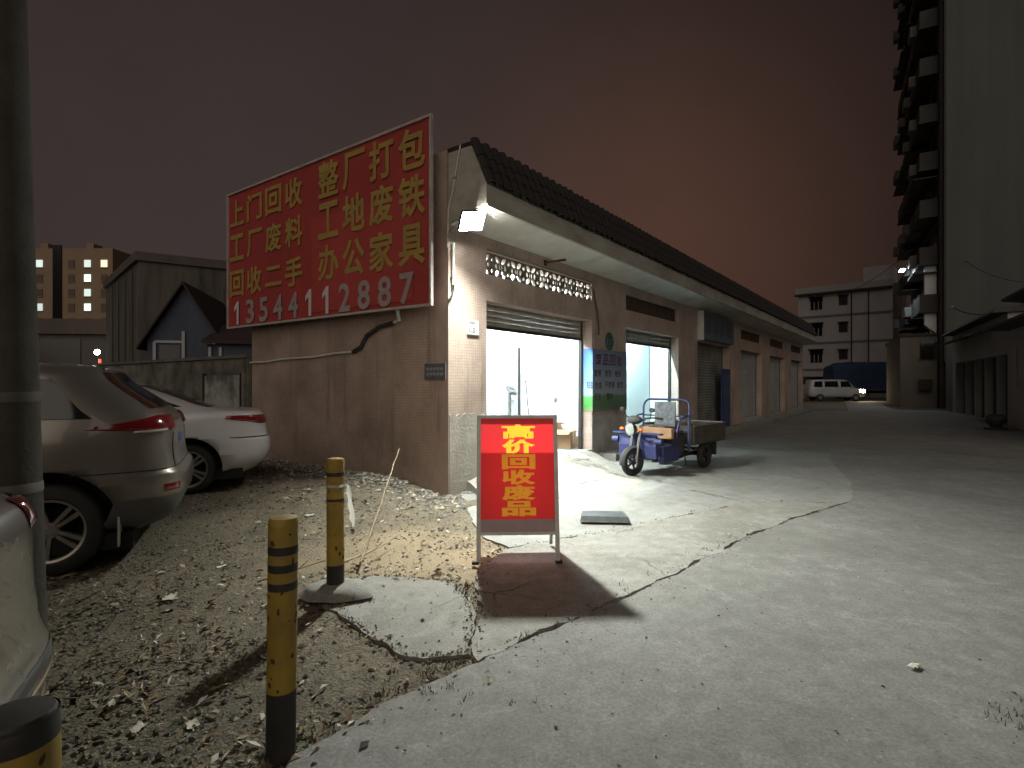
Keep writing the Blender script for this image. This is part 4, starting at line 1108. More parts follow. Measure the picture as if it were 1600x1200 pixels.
def paint(name, col, rough=0.32, metal=0.55):
    return mat(name, col, rough, metal, col2=tuple(c*0.85 for c in col), scale=1.5, coat=0.6, rough2=rough+0.12)
M_tail = mat('tail_lamp_red', (0.16,0.008,0.010), 0.12, coat=0.5)
M_taildark = mat('tail_lamp_dark', (0.10,0.008,0.012), 0.12, coat=0.5)
M_tailclear = mat('tail_lamp_clear', (0.55,0.50,0.48), 0.12, coat=0.5)
M_clad = mat('bumper_plastic', (0.085,0.085,0.088), 0.55, col2=(0.06,0.06,0.062), scale=5)
M_rim = mat('wheel_alloy', (0.50,0.47,0.42), 0.32, 0.8, col2=(0.36,0.34,0.30), scale=6)
M_rim2 = mat('wheel_alloy_bright', (0.60,0.60,0.60), 0.3, 0.8, col2=(0.45,0.45,0.45), scale=6)
M_liner = mat('arch_liner', (0.010,0.010,0.010), 0.95)

def wheel_meshes(r, w, rr, spokes, double, m_rim):
    q = Matrix.Rotation(R(-90), 4, 'X')     # lathe axis z -> +y (outside)
    h = w/2
    ty = MB().lathe([(rr,-h*0.8),(rr+0.02,-h),(r-0.035,-h),(r-0.008,-h*0.82),(r,-h*0.5),(r,h*0.5),(r-0.008,h*0.82),(r-0.035,h),(rr+0.02,h),(rr,h*0.8)], 40, q).mesh('tyre', M_black, 45)
    rm = MB().lathe([(rr+0.012,h*0.80),(rr+0.006,h*0.92),(rr-0.012,h*0.86),(rr-0.022,h*0.5),(rr-0.03,-h*0.7)], 40, q)
    hub = h*0.55
    for k in range(spokes):
        A = 2*math.pi*k/spokes + 0.3
        for dl in ((-0.16, 0.16) if double else (0.0,)):
            a0, a1 = A + dl*1.9, A + dl
            wid = 0.014 if double else 0.034
            d0 = Vector((math.cos(a0), 0, math.sin(a0))); d1 = Vector((math.cos(a1), 0, math.sin(a1)))
            p0 = d0*0.045 + Vector((0, hub+0.012, 0)); p1 = d1*(rr-0.012) + Vector((0, h*0.80, 0))
            t = (p1-p0).normalized(); sd = t.cross(Vector((0,1,0))).normalized(); dn = Vector((0,-0.028,0))
            rm.add([p0-sd*wid*0.9, p0+sd*wid*0.9, p1+sd*wid*1.15, p1-sd*wid*1.15, p0-sd*wid*1.3+dn, p0+sd*wid*1.3+dn, p1+sd*wid*1.4+dn, p1-sd*wid*1.4+dn],
                   [(0,1,2,3),(0,4,5,1),(1,5,6,2),(2,6,7,3),(3,7,4,0)])
    rm.lathe([(0.001,hub+0.028),(0.028,hub+0.026),(0.034,hub+0.018),(0.062,hub+0.014),(0.07,hub-0.02)], 20, q)
    for k in range(5):
        a = 2*math.pi*k/5 + 0.6; c = Vector((0.05*math.cos(a), hub+0.012, 0.05*math.sin(a))); rm.cyl(c, c+Vector((0,0.012,0)), 0.009, n=6)
    rme = rm.mesh('rim', m_rim, 40)
    back = MB().lathe([(0.001,-h*0.2),(rr-0.03,-h*0.2)], 24, q).lathe([(0.001,-h*0.05),(0.14,-h*0.05),(0.15,-h*0.15)], 24, q).mesh('brake_disc', M_liner)
    return ty, rme, back

def car(name, label, cat, slices, L, hw, heading, wheel_pt, ax_r, ax_f, wr, ww, rr, track, arch, m_paint, spokes, double, m_rim, details, gzv):
    root = thing(name, label, cat, (0,0,0), 0, 'cars parked on the dirt lot')
    a = math.atan2(heading[1], heading[0])
    off = Matrix.Rotation(a, 3, 'Z') @ Vector((ax_r, track, 0))
    root.location = (wheel_pt[0]-off.x, wheel_pt[1]-off.y, gzv); root.rotation_euler = (0, 0, a)
    B = Body(slices)
    mb = MB(); nt, npn = (B.n-1)*3, 96
    for j in range(nt+1):
        t = j/3
        for i in range(npn):
            ph = 360*i/npn
            side = 1 if ph <= 180 else -1
            mb.v.append(tuple(B.S(t, ph if ph <= 180 else 360-ph, side)))
    for j in range(nt):
        for i in range(npn): mb.f.append((j*npn+i, j*npn+(i+1)%npn, (j+1)*npn+(i+1)%npn, (j+1)*npn+i)); mb.mi.append(0)
    mb.f += [tuple(range(npn-1,-1,-1)), tuple(range(nt*npn, nt*npn+npn))]; mb.mi += [0, 0]
    body = mb.build('body', m_paint, root, smooth=50)
    # wheel arches cut out of the shell
    cut = MB()
    for x in (ax_r, ax_f):
        for s in (-1, 1): cut.cyl((x, s*(track-0.17), wr+0.01), (x, s*(hw+0.3), wr+0.01), arch, n=40)
    c = cut.build('cutter', M_liner)
    c.matrix_world = root.matrix_basis
    md = body.modifiers.new('arches', 'BOOLEAN'); md.operation = 'DIFFERENCE'; md.object = c; md.solver = 'EXACT'; md.material_mode = 'TRANSFER'
    bpy.context.view_layer.update()
    me = bpy.data.meshes.new_from_object(body.evaluated_get(bpy.context.evaluated_depsgraph_get()))
    body.modifiers.clear(); body.data = me; me.name = 'body'
    bpy.data.objects.remove(c)
    ty, rm, bk = wheel_meshes(wr, ww, rr, spokes, double, m_rim)
    for x in (ax_r, ax_f):
        for s in (1, -1):
            w = link('wheel', ty, root); w.location = (x, s*(track-ww/2+0.02), wr); w.rotation_euler = (0, 0.4 if x == ax_r else 0.1, 0 if s > 0 else math.pi)
            link('rim', rm, w); link('brake_disc', bk, w)
    MB().box(0.35, L-0.4, -hw+0.12, hw-0.12, 0.17, 0.30).build('underbody', M_liner, root)
    details(B, root)
    return root

HEAD = (-0.899, -0.438)
# ---- beige SUV
SUV = [ # z, rear x, front x, half width, roundness
 (0.26,0.30,4.20,0.74,6),(0.36,0.12,4.34,0.86,6),(0.47,0.05,4.42,0.905,6.5),(0.60,0.0,4.46,0.925,6.5),(0.74,0.01,4.46,0.93,6.5),(0.80,0.055,4.44,0.93,6.5),
 (0.95,0.085,4.38,0.925,6.5),(1.06,0.09,4.10,0.915,6.5),(1.15,0.10,3.55,0.895,6.3),(1.22,0.13,3.25,0.865,6.0),(1.30,0.21,3.05,0.825,5.8),(1.42,0.37,2.82,0.765,5.5),(1.54,0.52,2.60,0.70,5.2),
 (1.62,0.58,2.42,0.645,5.0),(1.665,0.66,2.25,0.56,4.6),(1.69,0.95,1.95,0.34,4.0),(1.695,1.3,1.6,0.1,3.0)]
def suv_details(B, root):
    for s in (1, -1):
        l = MB(); B.patch(l, lambda u: 7.55+0.35*u*u*0+0.75*max(0,(u-0.5))*2*0.55, lambda u: 9.30-1.15*max(0,(u-0.45)/0.55)**1.2, 26, 55.5, 0.020, s, 26, 8)
        tl = l.build('tail_lamp', M_tail, root, smooth=60)
        l = MB(); B.patch(l, 7.50, lambda u: 7.85-0.15*u, 36, 47, 0.024, s, 10, 4); l.build('reversing_lamp', M_tailclear, tl, smooth=60)
        w = MB(); B.window(w, 9.2, 12.1, 0.62, 1.25, 0.92, 1.33, 0.006, s); w.build('quarter_window', M_glassdark, root, smooth=60)
        w = MB(); B.window(w, 9.0, 12.3, 1.36, 2.15, 1.42, 2.12, 0.006, s); w.build('side_window', M_glassdark, root, smooth=60)
        w = MB(); B.window(w, 8.9, 12.2, 2.24, 3.05, 2.20, 2.55, 0.006, s); w.build('side_window', M_glassdark, root, smooth=60)
        r = MB(); B.patch(r, 3.05, 3.45, 35, 42, 0.010, s, 8, 3); r.build('reflector', M_tail, root, smooth=60)
        h = MB(); B.patch(h, 5.2, 6.6, 140, 152, 0.012, s); h.build('headlamp', M_tailclear, root, smooth=60)
    w = MB(); B.patch(w, 10.0, 12.9, -38, 38, 0.006, 1, 24, 8); w.build('rear_window', M_glassdark, root, smooth=60)
    for s in (1, -1):
        g = MB(); g.tube([B.S(4.95, p, s)+B.N(4.95, p, s)*.001 for p in range(2, 57, 2)], 0.004, 5); g.build('bumper_seam', M_liner, root)
        g = MB(); g.tube([B.S(5.0+k*0.25, 33-0.4*k, s)+B.N(5.0+k*0.25, 33-0.4*k, s)*.001 for k in range(10)], 0.004, 5); g.build('hatch_seam', M_liner, root)
        g = MB(); g.tube([B.S(t_, B.phi_at(t_, 1.30), s)+B.N(t_, 80, s)*.001 for t_ in (2.2,3,4,5,6,7,8,8.8)], 0.004, 5); g.build('door_seam', M_liner, root)
    w = MB(); B.patch(w, 9.6, 12.7, 140, 220, 0.006, 1, 24, 8); w.build('windscreen', M_glassdark, root, smooth=60)
    c = MB(); B.patch(c, 0.4, 2.75, -50.5, 50.5, 0.012, 1, 40, 6); c.build('lower_bumper', M_clad, root, smooth=60)
    c = MB()
    B.patch(c, 13.1, 13.7, -34, 34, 0.03, 1, 16, 4); c.build('spoiler', MATS['suv_paint'], root, smooth=60)
    p = MB(); B.patch(p, 6.1, 6.9, -11, 11, 0.008, 1, 6, 3); p.build('number_plate', mat('plate_plain_blue', (0.05,0.09,0.30), 0.4), root)
    m = MB().rbox(2.75, 2.95, 0.90, 1.10, 1.08, 1.22, 0.03).build('door_mirror', MATS['suv_paint'], root)
    MB().box(0.435,0.45,0.74,0.86,0.20,0.44).build('mud_flap', mat('pale_flap', (0.4,0.4,0.38), 0.6), root)
car('sport_utility_car', 'beige sport utility car with a wrap-round red tail lamp and wide rear wheel', 'car', SUV, 4.46, 0.93, HEAD, (-3.60, 4.30),
    0.90, 3.55, 0.365, 0.23, 0.24, 0.83, 0.46, paint('suv_paint', (0.215,0.195,0.172)), 5, True, M_rim, suv_details, gz(-3.46, 4.25)-0.005)

# ---- white saloon
SED = [
 (0.20,0.35,4.55,0.74,6),(0.28,0.16,4.70,0.85,6),(0.40,0.05,4.80,0.895,6.5),(0.54,0.0,4.84,0.91,6.5),(0.66,0.005,4.84,0.915,6.5),(0.71,0.035,4.82,0.915,6.5),
 (0.82,0.055,4.75,0.91,6.3),(0.92,0.06,4.55,0.90,6.2),(0.99,0.09,3.95,0.885,6.0),(1.04,0.16,3.55,0.855,5.6),(1.07,0.52,3.40,0.82,5.2),(1.13,0.82,3.25,0.775,5.0),(1.25,1.12,2.98,0.715,4.8),
 (1.36,1.42,2.72,0.655,4.6),(1.43,1.68,2.50,0.57,4.4),(1.46,1.95,2.3,0.36,4.0),(1.467,2.08,2.18,0.1,3.0)]
def sed_details(B, root):
    for s in (1, -1):
        l = MB(); B.patch(l, lambda u: 6.55+0.9*max(0,(u-0.4)/0.6)**1.3, lambda u: 8.05, 30, 51.5, 0.016, s, 20, 7)
        l.build('tail_lamp', M_tail, root, smooth=60)
        w = MB(); B.window(w, 10.8, 13.2, 1.05, 1.95, 1.66, 2.02, 0.006, s); w.build('side_window', M_glassdark, root, smooth=60)
        w = MB(); B.window(w, 10.7, 13.2, 2.05, 3.15, 2.10, 2.62, 0.006, s); w.build('side_window', M_glassdark, root, smooth=60)
        h = MB(); B.patch(h, 5.2, 6.6, 138, 150, 0.012, s); h.build('headlamp', M_tailclear, root, smooth=60)
        sm = MB(); B.patch(sm, 4.90, 5.06, 20, 50, 0.003, s, 16, 2); sm.build('bumper_seam', M_liner, root)
    w = MB(); B.patch(w, 10.6, 13.4, -38, 38, 0.006, 1, 24, 8); w.build('rear_window', M_glassdark, root, smooth=60)
    w = MB(); B.patch(w, 10.4, 13.3, 142, 218, 0.006, 1, 24, 8); w.build('windscreen', M_glassdark, root, smooth=60)
    c = MB(); B.patch(c, 0.5, 1.6, -36, 36, 0.008, 1, 30, 5); c.build('diffuser', M_clad, root, smooth=60)
    p = MB(); B.patch(p, 5.9, 6.7, -11, 11, 0.008, 1, 6, 3); p.build('number_plate', MATS['plate_plain_blue'], root)
    MB().rbox(2.95, 3.12, 0.86, 1.04, 0.98, 1.10, 0.03).build('door_mirror', MATS['white_car_paint'], root)
car('saloon_car', 'white saloon car with a red tail lamp parked behind the beige car', 'car', SED, 4.84, 0.915, HEAD, (-4.10, 7.0),
    0.98, 3.75, 0.325, 0.215, 0.225, 0.81, 0.395, paint('white_car_paint', (0.60,0.61,0.63), 0.35, 0.05), 5, True, M_rim2, sed_details, gz(-4.0, 7.0)-0.005)

# ---- silver car cut off by the left edge
NEAR = [
 (0.20,0.35,4.1,0.74,6),(0.28,0.10,4.25,0.86,6),(0.36,0.04,4.32,0.90,6),(0.46,0.0,4.36,0.915,6),(0.60,-0.02,4.38,0.92,6),(0.66,0.0,4.38,0.92,6),
 (0.72,0.015,4.36,0.915,6),(0.90,0.03,4.25,0.912,6),(1.02,0.035,3.7,0.905,6),(1.10,0.05,3.2,0.895,5.8),(1.16,0.10,3.1,0.86,5.6),(1.28,0.30,2.9,0.78,5.4),(1.42,0.46,2.7,0.70,5.2),
 (1.50,0.55,2.5,0.63,5.0),(1.54,0.7,2.3,0.52,4.6),(1.56,1.0,2.0,0.34,4.0),(1.565,1.3,1.6,0.1,3.0)]
def near_details(B, root):
    for s in (1, -1):
        l = MB(); B.patch(l, lambda u: 8.25+0.45*u, lambda u: 10.0-0.35*u, 30, 52.5, 0.018, s, 20, 7)
        l.build('tail_lamp', M_taildark, root, smooth=60)
        w = MB(); B.window(w, 10.6, 12.3, 0.9, 1.9, 1.2, 1.9, 0.006, s); w.build('side_window', M_glassdark, root, smooth=60)
        w = MB(); B.window(w, 10.6, 12.3, 2.0, 2.95, 2.0, 2.5, 0.006, s); w.build('side_window', M_glassdark, root, smooth=60)
    for tz, rr_ in ((3.58, 0.016), (2.86, 0.013)):
        c = MB(); c.tube([B.S(tz, p, 1 if p >= 0 else -1) if p >= 0 else B.S(tz, -p, -1) for p in range(-51, 52, 2)], rr_, 6)
        c.build('chrome_strip', M_chrome, root, smooth=60)
    c = MB(); B.patch(c, 3.66, 4.25, -46, 46, 0.004, 1, 40, 4); c.build('bumper_insert', M_clad, root, smooth=60)
    w = MB(); B.patch(w, 10.9, 12.7, -36, 36, 0.006, 1, 20, 6); w.build('rear_window', M_glassdark, root, smooth=60)
    p = MB(); B.patch(p, 6.5, 7.4, -9, 9, 0.008, 1, 6, 3); p.build('number_plate', mat('plate_dull', (0.10,0.12,0.16), 0.5), root)
ah = math.atan2(HEAD[1], HEAD[0])
corner_off = Matrix.Rotation(ah, 3, 'Z') @ Vector((0.16, -0.86, 0))
org = Vector((-2.0, 2.27, 0)) - corner_off
wp = org + Matrix.Rotation(ah, 3, 'Z') @ Vector((0.85, 0.80, 0))
car('hatchback_car', 'silver car showing only its rear corner with chrome bumper strips', 'car', NEAR, 4.38, 0.92, HEAD, (wp.x, wp.y),
    0.85, 3.45, 0.32, 0.205, 0.22, 0.80, 0.40, paint('silver_car_paint', (0.19,0.19,0.185), 0.25, 0.6), 5, False, M_rim2, near_details, 0.03)

# ================================================================== cargo tricycle
def trike():
    F = Vector((2.05, 9.43)); ang = R(46.5)
    t = thing('cargo_tricycle', 'blue electric cargo tricycle parked in front of the second shop', 'tricycle', (F.x, F.y, 0.034), ang)
    # local: x from front axle backwards, y to the far side
    blue = mat('trike_blue', (0.038,0.05,0.18), 0.45, 0.1, col2=(0.045,0.045,0.09), scale=7, mix=(0.4,0.75), bump=0.25, bscale=9)
    bluet = mat('trike_tube_blue', (0.06,0.07,0.20), 0.45, 0.2, col2=(0.05,0.05,0.12), scale=6)
    tan = mat('trike_tan_panel', (0.50,0.30,0.17), 0.6, col2=(0.36,0.21,0.12), scale=4)
    blk = M_black; grey = mat('trike_seat', (0.06,0.058,0.056), 0.7, col2=(0.05,0.05,0.05), scale=7)
    L = 1.80
    def wheel(x, y, r, w, steer=0):
        q = Matrix.Translation((x, y, r)) @ Matrix.Rotation(steer, 4, 'Z') @ Matrix.Rotation(R(90), 4, 'X')
        rr = r*0.60; h = w/2
        ty = MB().lathe([(rr,-h*.7),(rr+.02,-h),(r-.03,-h*1.02),(r-.006,-h*.6),(r,0),(r-.006,h*.6),(r-.03,h*1.02),(rr+.02,h),(rr,h*.7)], 32, q).build('wheel', blk, t, smooth=45)
        rm = MB().lathe([(rr+.004,-h*.7),(rr-.02,-h*.3),(rr-.02,h*.3),(rr+.004,h*.7)], 32, q).lathe([(.001,.05),(.05,.05),(.055,0),(.05,-.05),(.001,-.05)], 16, q)
        for k in range(5):
            a = 2*math.pi*k/5; d = Vector((math.cos(a), math.sin(a), 0))
            rm.cyl(q @ (d*.04), q @ (d*(rr-.01)), .022, .016, 6)
        rm.build('rim', M_dark, ty, smooth=45)
    st = R(-14)
    wheel(0, 0, 0.245, 0.10, st)
    wheel(L, -0.45, 0.245, 0.105); wheel(L, 0.45, 0.245, 0.105)
    # fork and front fender
    Ms = Matrix.Rotation(st, 4, 'Z')
    fk = MB()
    for s in (-1, 1):
        fk.tube([Ms @ Vector((0, s*.085, .245)), Ms @ Vector((.03, s*.085, .42)), Ms @ Vector((.12, s*.085, .86))], [.022,.028,.028], 10)
    fk.build('fork', M_chrome, t, smooth=50)
    fd = MB(); vs = []; n = 14
    for i in range(n+1):
        a = R(-10 + 150*i/n)
        for s in (-1, -.5, 0, .5, 1):
            rr = .275 - .03*abs(s)**2
            vs.append(Ms @ Vector((-rr*math.cos(a), s*.065, .245 + rr*math.sin(a))))
    fd.add(vs, [(5*i+k, 5*i+k+1, 5*i+k+6, 5*i+k+5) for i in range(n) for k in range(4)])
    fd.build('front_mudguard', blk, t, smooth=60)
    # headlamp, instrument cowl, indicators, handlebar, mirrors
    hd = MB(); q = Ms @ Matrix.Translation((-.02,0,.80)) @ Matrix.Rotation(R(-90),4,'Y')
    hd.lathe([(.001,-.09),(.06,-.08),(.10,-.02),(.105,.03)], 24, q); hl = hd.build('headlamp', M_dark, t, smooth=50)
    MB().lathe([(.105,.03),(.11,.045),(.098,.05)], 24, q).build('bezel', M_chrome, hl, smooth=50)
    MB().lathe([(.001,.062),(.05,.058),(.098,.045)], 24, q).build('lens', mat('lamp_lens', (0.36,0.38,0.36), 0.15, coat=0.5), hl, smooth=60)
    cw = MB(); cw.ball((0,0,0), 1, 18, 10, (1,1,1)); cw.v = [tuple(Ms @ Vector((.05+p[0]*.11, p[1]*.155, .955+p[2]*.075))) for p in cw.v]
    cw.build('instrument_cowl', grey, t, smooth=60)
    for s in (-1, 1):
        MB().cyl(Ms @ Vector((-.02,s*.10,.80)), Ms @ Vector((-.02,s*.17,.80)), .014, n=8).build('indicator_stalk', blk, t)
        b = MB(); b.ball((0,0,0),1,12,8); b.v = [tuple(Ms @ Vector((-.03+p[0]*.035, s*.215+p[1]*.055, .80+p[2]*.032))) for p in b.v]
        b.build('indicator', mat('amber_lens', (0.75,0.16,0.03), 0.2, coat=0.4), t, smooth=60)
        hb = MB(); hb.tube([Ms @ Vector((.10,0,.92)), Ms @ Vector((.10,s*.16,.98)), Ms @ Vector((.16,s*.30,1.0)), Ms @ Vector((.24,s*.40,.99))], .014, 8); hb.build('handlebar', M_dark, t, smooth=50)
        g = MB().cyl(Ms @ Vector((.20,s*.35,.995)), Ms @ Vector((.27,s*.44,.985)), .02, n=10).build('grip', blk, t)
        m = MB(); m.tube([Ms @ Vector((.14,s*.28,1.0)), Ms @ Vector((.10,s*.33,1.10))], .006, 6); m.build('mirror_stem', M_dark, t)
        k = MB(); k.ball((0,0,0),1,14,8); k.v = [tuple(Ms @ Vector((.10+p[0]*.018, s*.35+p[1]*.065, 1.13+p[2]*.04))) for p in k.v]; k.build('mirror', blk, t, smooth=60)
    # leg shield: wide blue tray with folded front, side wings
    ls = MB()
    prof = [(.16,.30),(.13,.52),(.17,.70),(.20,.72),(.185,.50),(.24,.30)]
    ls.prism(prof, -.36, .36, 'y'); ls.build('leg_shield', blue, t)
    MB().rbox(.10,.22,-.46,.46,.705,.735,.01).build('shield_rail', blue, t)
    for y in (-.48, .36): MB().cyl((.14,y,.60),(.14,y+.12,.60),.05,n=14).build('marker_lamp', blue, t)
    # floor pan, battery box, chassis
    MB().rbox(.20,1.02,-.40,.40,.30,.345,.01).build('floor_pan', blue, t)
    MB().rbox(.30,.86,-.42,-.30,.22,.50,.03).rbox(.30,.86,.30,.42,.22,.50,.03).build('side_skirt', blue, t)
    MB().rbox(.62,1.10,-.40,.40,.345,.66,.015).build('battery_box', mat('battery_box', (0.05,0.045,0.05), 0.6, col2=(0.03,0.03,0.03), scale=6), t)
    ch = MB()
    for y in (-.28,.28): ch.box(.2,2.5,y-.025,y+.025,.24,.30)
    for x in (.4,1.2,1.8,2.4): ch.box(x-.02,x+.02,-.3,.3,.245,.295)
    ch.build('chassis', M_dark, t)
    MB().cyl((L,-.45,.245),(L,.45,.245),.035,n=12).ball((L,.05,.245),.12,14,8).build('rear_axle', M_dark, t, smooth=50)
    # seat and the tan panel under it
    st_ = MB().rbox(.60,1.08,-.40,.40,.665,.74,.03).build('seat', grey, t, smooth=50)
    MB().rbox(.50,.595,-.46,.46,.62,.80,.012).build('seat_panel', tan, t)
    # crumpled cloth left on the seat
    # roll frame of bent tube
    def hoop(x, h, w, lean):
        pts = []
        c = .13
        pts += [(x, -w, .35), (x+.0, -w, h*.55), (x+lean*.6, -w, h-c)]
        for k in range(1, 6):
            a = R(90*k/5); pts.append((x+lean, -w + c*(1-math.cos(a))*1.0, h-c + c*math.sin(a)))
        q = [(p[0], -p[1], p[2]) for p in reversed(pts)]
        return pts + q
    fr = MB(); fr.tube(hoop(1.14, 1.28, .46, .04), .020, 8)
    fr.cyl((1.15,-.45,.98),(1.15,.45,.98),.014,n=8); fr.cyl((1.14,-.46,.72),(1.14,.46,.72),.018,n=8)
    fr.build('roll_frame', bluet, t, smooth=50)
    ar = MB()
    for s in (-1, 1): ar.tube([(1.15,s*.45,1.0),(.98,s*.46,.99),(.80,s*.46,.93),(.72,s*.46,.80),(.70,s*.45,.62)], .016, 8)
    ar.build('armrest', bluet, t, smooth=50)
    bk = MB().rbox(1.10,1.135,-.22,.20,.78,1.24,.015).build('backrest', mat('foil_backrest', (0.28,0.30,0.33), 0.3, 0.4, col2=(0.13,0.14,0.15), scale=9, bump=0.8, bscale=14), t)
    # cargo box with low sides, corner posts, load rim
    x0, x1, yw, z0, z1 = 1.24, 2.60, .50, .50, .80
    bx = mat('cargo_grey', (0.06,0.058,0.05), 0.7, 0.1, col2=(0.10,0.085,0.065), scale=4)
    MB().box(x0,x1,-yw,yw,z0-.04,z0).build('cargo_floor', bx, t)
    for nm, a in (('side_board',(x0,x1,-yw-.015,-yw)),('side_board',(x0,x1,yw,yw+.015)),('head_board',(x0-.015,x0-.001,-yw,yw)),('tail_board',(x1+.001,x1+.015,-yw,yw))):
        b = MB().box(a[0],a[1],a[2],a[3],z0-.03,z1).build(nm, bx, t)
        if nm == 'side_board':
            y = a[2]-.008 if a[2] < 0 else a[3]
            rb = MB()
            for k in range(6): rb.box(x0+.08+k*.25, x0+.11+k*.25, y, y+.008, z0, z1-.04)
            rb.build('rib', bx, b)
    MB().cyl((x0,-yw-.01,z1+.01),(x1,-yw-.01,z1+.01),.014,n=8).cyl((x0,yw+.01,z1+.01),(x1,yw+.01,z1+.01),.014,n=8).cyl((x1,-yw,z1+.01),(x1,yw,z1+.01),.014,n=8).build('load_rim', M_steel, t)
    for y in (-.45,.45):
        MB().box(L-.32,L+.32,y-.09,y+.09,.50-.01-.03,.50-.045+.004).box(L+.30,L+.34,y-.09,y+.09,.22,.46).build('rear_mudguard', blk, t)
    for y in (-.44,.44): MB().rbox(x1+.016,x1+.05,y-.05,y+.05,.52,.60,.01).build('rear_lamp', M_tail, t)
    MB().cyl((1.25,-.33,.24),(1.18,-.40,.10),.012).build('kick_stand', M_dark, t)
    for k, pts in enumerate(([(.05,.05,.92),(.10,.14,.78),(.16,.16,.62),(.24,.12,.36)], [(.10,-.20,.97),(.03,-.12,.84),(.10,-.06,.66),(.2,-.05,.40)],
                             [(1.05,-.36,.60),(1.12,-.44,.48),(1.3,-.40,.40),(1.7,-.36,.30)])):
        q_ = []
        for i in range(len(pts)-1):
            for f_ in (0,.33,.66): q_.append(Vector(pts[i]).lerp(Vector(pts[i+1]), f_) + Vector((0,.012*math.sin(i*2+f_*5+k),0)))
        MB().tube(q_ + [Vector(pts[-1])], .008, 6).build('cable', blk, t)
    MB().rbox(.155,.185,-.26,-.10,.40,.50,.004).build('sticker', mat('trike_sticker', (0.34,0.33,0.36), .5, col2=(0.12,0.12,0.2), scale=20), t)
    MB().rbox(.36,.58,-.20,.16,.346,.42,.02).build('floor_mat_bundle', grey, t)
    # the things on it
    c = thing('crumpled_cloth', 'dark crumpled cloth on the tricycle seat', 'cloth', t.location + Vector((math.cos(ang)*.85, math.sin(ang)*.85, .738)), ang)
    lump(MB(), (0,0,0), .16, .24, .10, 5.1, 20, 7, .35).build('folds', mat('dark_cloth', (0.07,0.06,0.055), 0.9, col2=(0.13,0.11,0.09), scale=7), c, smooth=60)
    c = thing('load_sack', 'dull brown sack lying in the tricycle cargo box', 'sack', t.location + (Matrix.Rotation(ang,3,'Z') @ Vector((1.95,0,.50))), ang)
    lump(MB(), (0,0,0), .55, .38, .36, 8.1, 22, 7, .25).build('bag', mat('sack_brown', (0.13,0.115,0.09), 0.9, col2=(0.07,0.06,0.05), scale=5, bump=.5, bscale=12), c, smooth=60)
trike()

# ================================================================== utility pole by the left edge
def pole():
    t = thing('utility_pole', 'thick concrete utility pole standing between two parked cars', 'pole', (-2.965, 3.30, 0.03))
    m = mat('pole_concrete', (0.065,0.06,0.048), 0.9, col2=(0.04,0.037,0.03), scale=4, bump=.3, bscale=40)
    t.rotation_euler = (R(0), R(-1.6), 0)
    MB().lathe([(.158,-.2),(.155,0.5),(.150,2.0),(.135,5.0),(.115,9.5),(.10,9.6),(.001,9.62)], 32).build('shaft', m, t, smooth=45)
    for z, mm in ((0.92, mat('pole_band_grey', (0.14,0.14,0.125), .6)), (1.46, mat('pole_band_dull', (0.09,0.085,0.075), .7))):
        MB().lathe([(.1555,z),(.157,z+.01),(.157,z+.05),(.155,z+.06)], 32).build('band', mm, t, smooth=45)
    MB().box(-.06,.06,-.16,-.148,2.05,2.35).build('number_sign', mat('pole_sign', (0.12,0.12,0.13), .5), t)
    MB().box(-.8,.8,-.05,.05,8.6,8.7).build('cross_arm', M_dark, t)
pole()

# ================================================================== gravel, litter, rubble
SLABS = [P1, P2, P3o, P4]
def on_dirt(x, y):
    if in_poly(x, y, ROAD) or any(in_poly(x, y, p) for p in SLABS): return False
    lx, ly = w2loc(x, y)
    return not (lx > -0.03 and ly > -0.03)
_rs = random.Random(99)
def spill(x, y):
    """dirt, plus a thin spill of it over the broken slabs and the road's ragged edge"""
    if on_dirt(x, y): return True
    if in_poly(x, y, P2): return _rs.random() < .07
    if in_poly(x, y, P1): return x < .3 and _rs.random() < .05
    if in_poly(x, y, ROAD):
        d = min(math.hypot(x-a[0], y-a[1]) for a in edge[::3])
        return _rs.random() < .3*math.exp(-d/.08)
    return False
def stones(name, n, region, size, mats, seed, keep=None, flat=0.6, weights=None):
    rg = random.Random(seed); mb = MB(); k = 0; tries = 0
    octa = [(1,0,0),(-1,0,0),(0,1,0),(0,-1,0),(0,0,1),(0,0,-1)]
    of = [(0,2,4),(2,1,4),(1,3,4),(3,0,4),(2,0,5),(1,2,5),(3,1,5),(0,3,5)]
    while k < n and tries < n*12:
        tries += 1
        x, y = region(rg)
        if keep and not keep(x, y): continue
        s = size(rg); a = rg.uniform(0, 6.28); z = gz(x, y) if on_dirt(x, y) else .022
        ca, sa = math.cos(a), math.sin(a)
        vs = []
        for px, py, pz in octa:
            px, py, pz = px*s*rg.uniform(.6,1.2), py*s*rg.uniform(.5,1.0), pz*s*flat*rg.uniform(.5,1.1)
            px += .3*s*rg.uniform(-1,1) if pz else 0
            vs.append((x+px*ca-py*sa, y+px*sa+py*ca, z+pz+s*flat*.25))
        mb.cur = rg.choices(range(len(mats)), weights)[0] if weights else rg.randrange(len(mats)); mb.add(vs, of); k += 1
    return mb.build(name, mats)
G = [mat('stone_grey', (0.20,0.19,0.175), .9), mat('stone_dark', (0.09,0.085,0.08), .9), mat('stone_buff', (0.28,0.23,0.16), .9), mat('stone_pale', (0.42,0.40,0.36), .85)]
def near_region(rg):
    y = 1.0 + 9.0*rg.random()**1.7
    return rg.uniform(-0.97*y-0.3, 0.1), y
tag(stones('gravel', 15000, near_region, lambda r: .004 + .022*r.random()**4, G, 11, spill, weights=[5,5,4,.7]),
    'grey and buff gravel strewn over the dirt lot', 'gravel', kind='stuff')
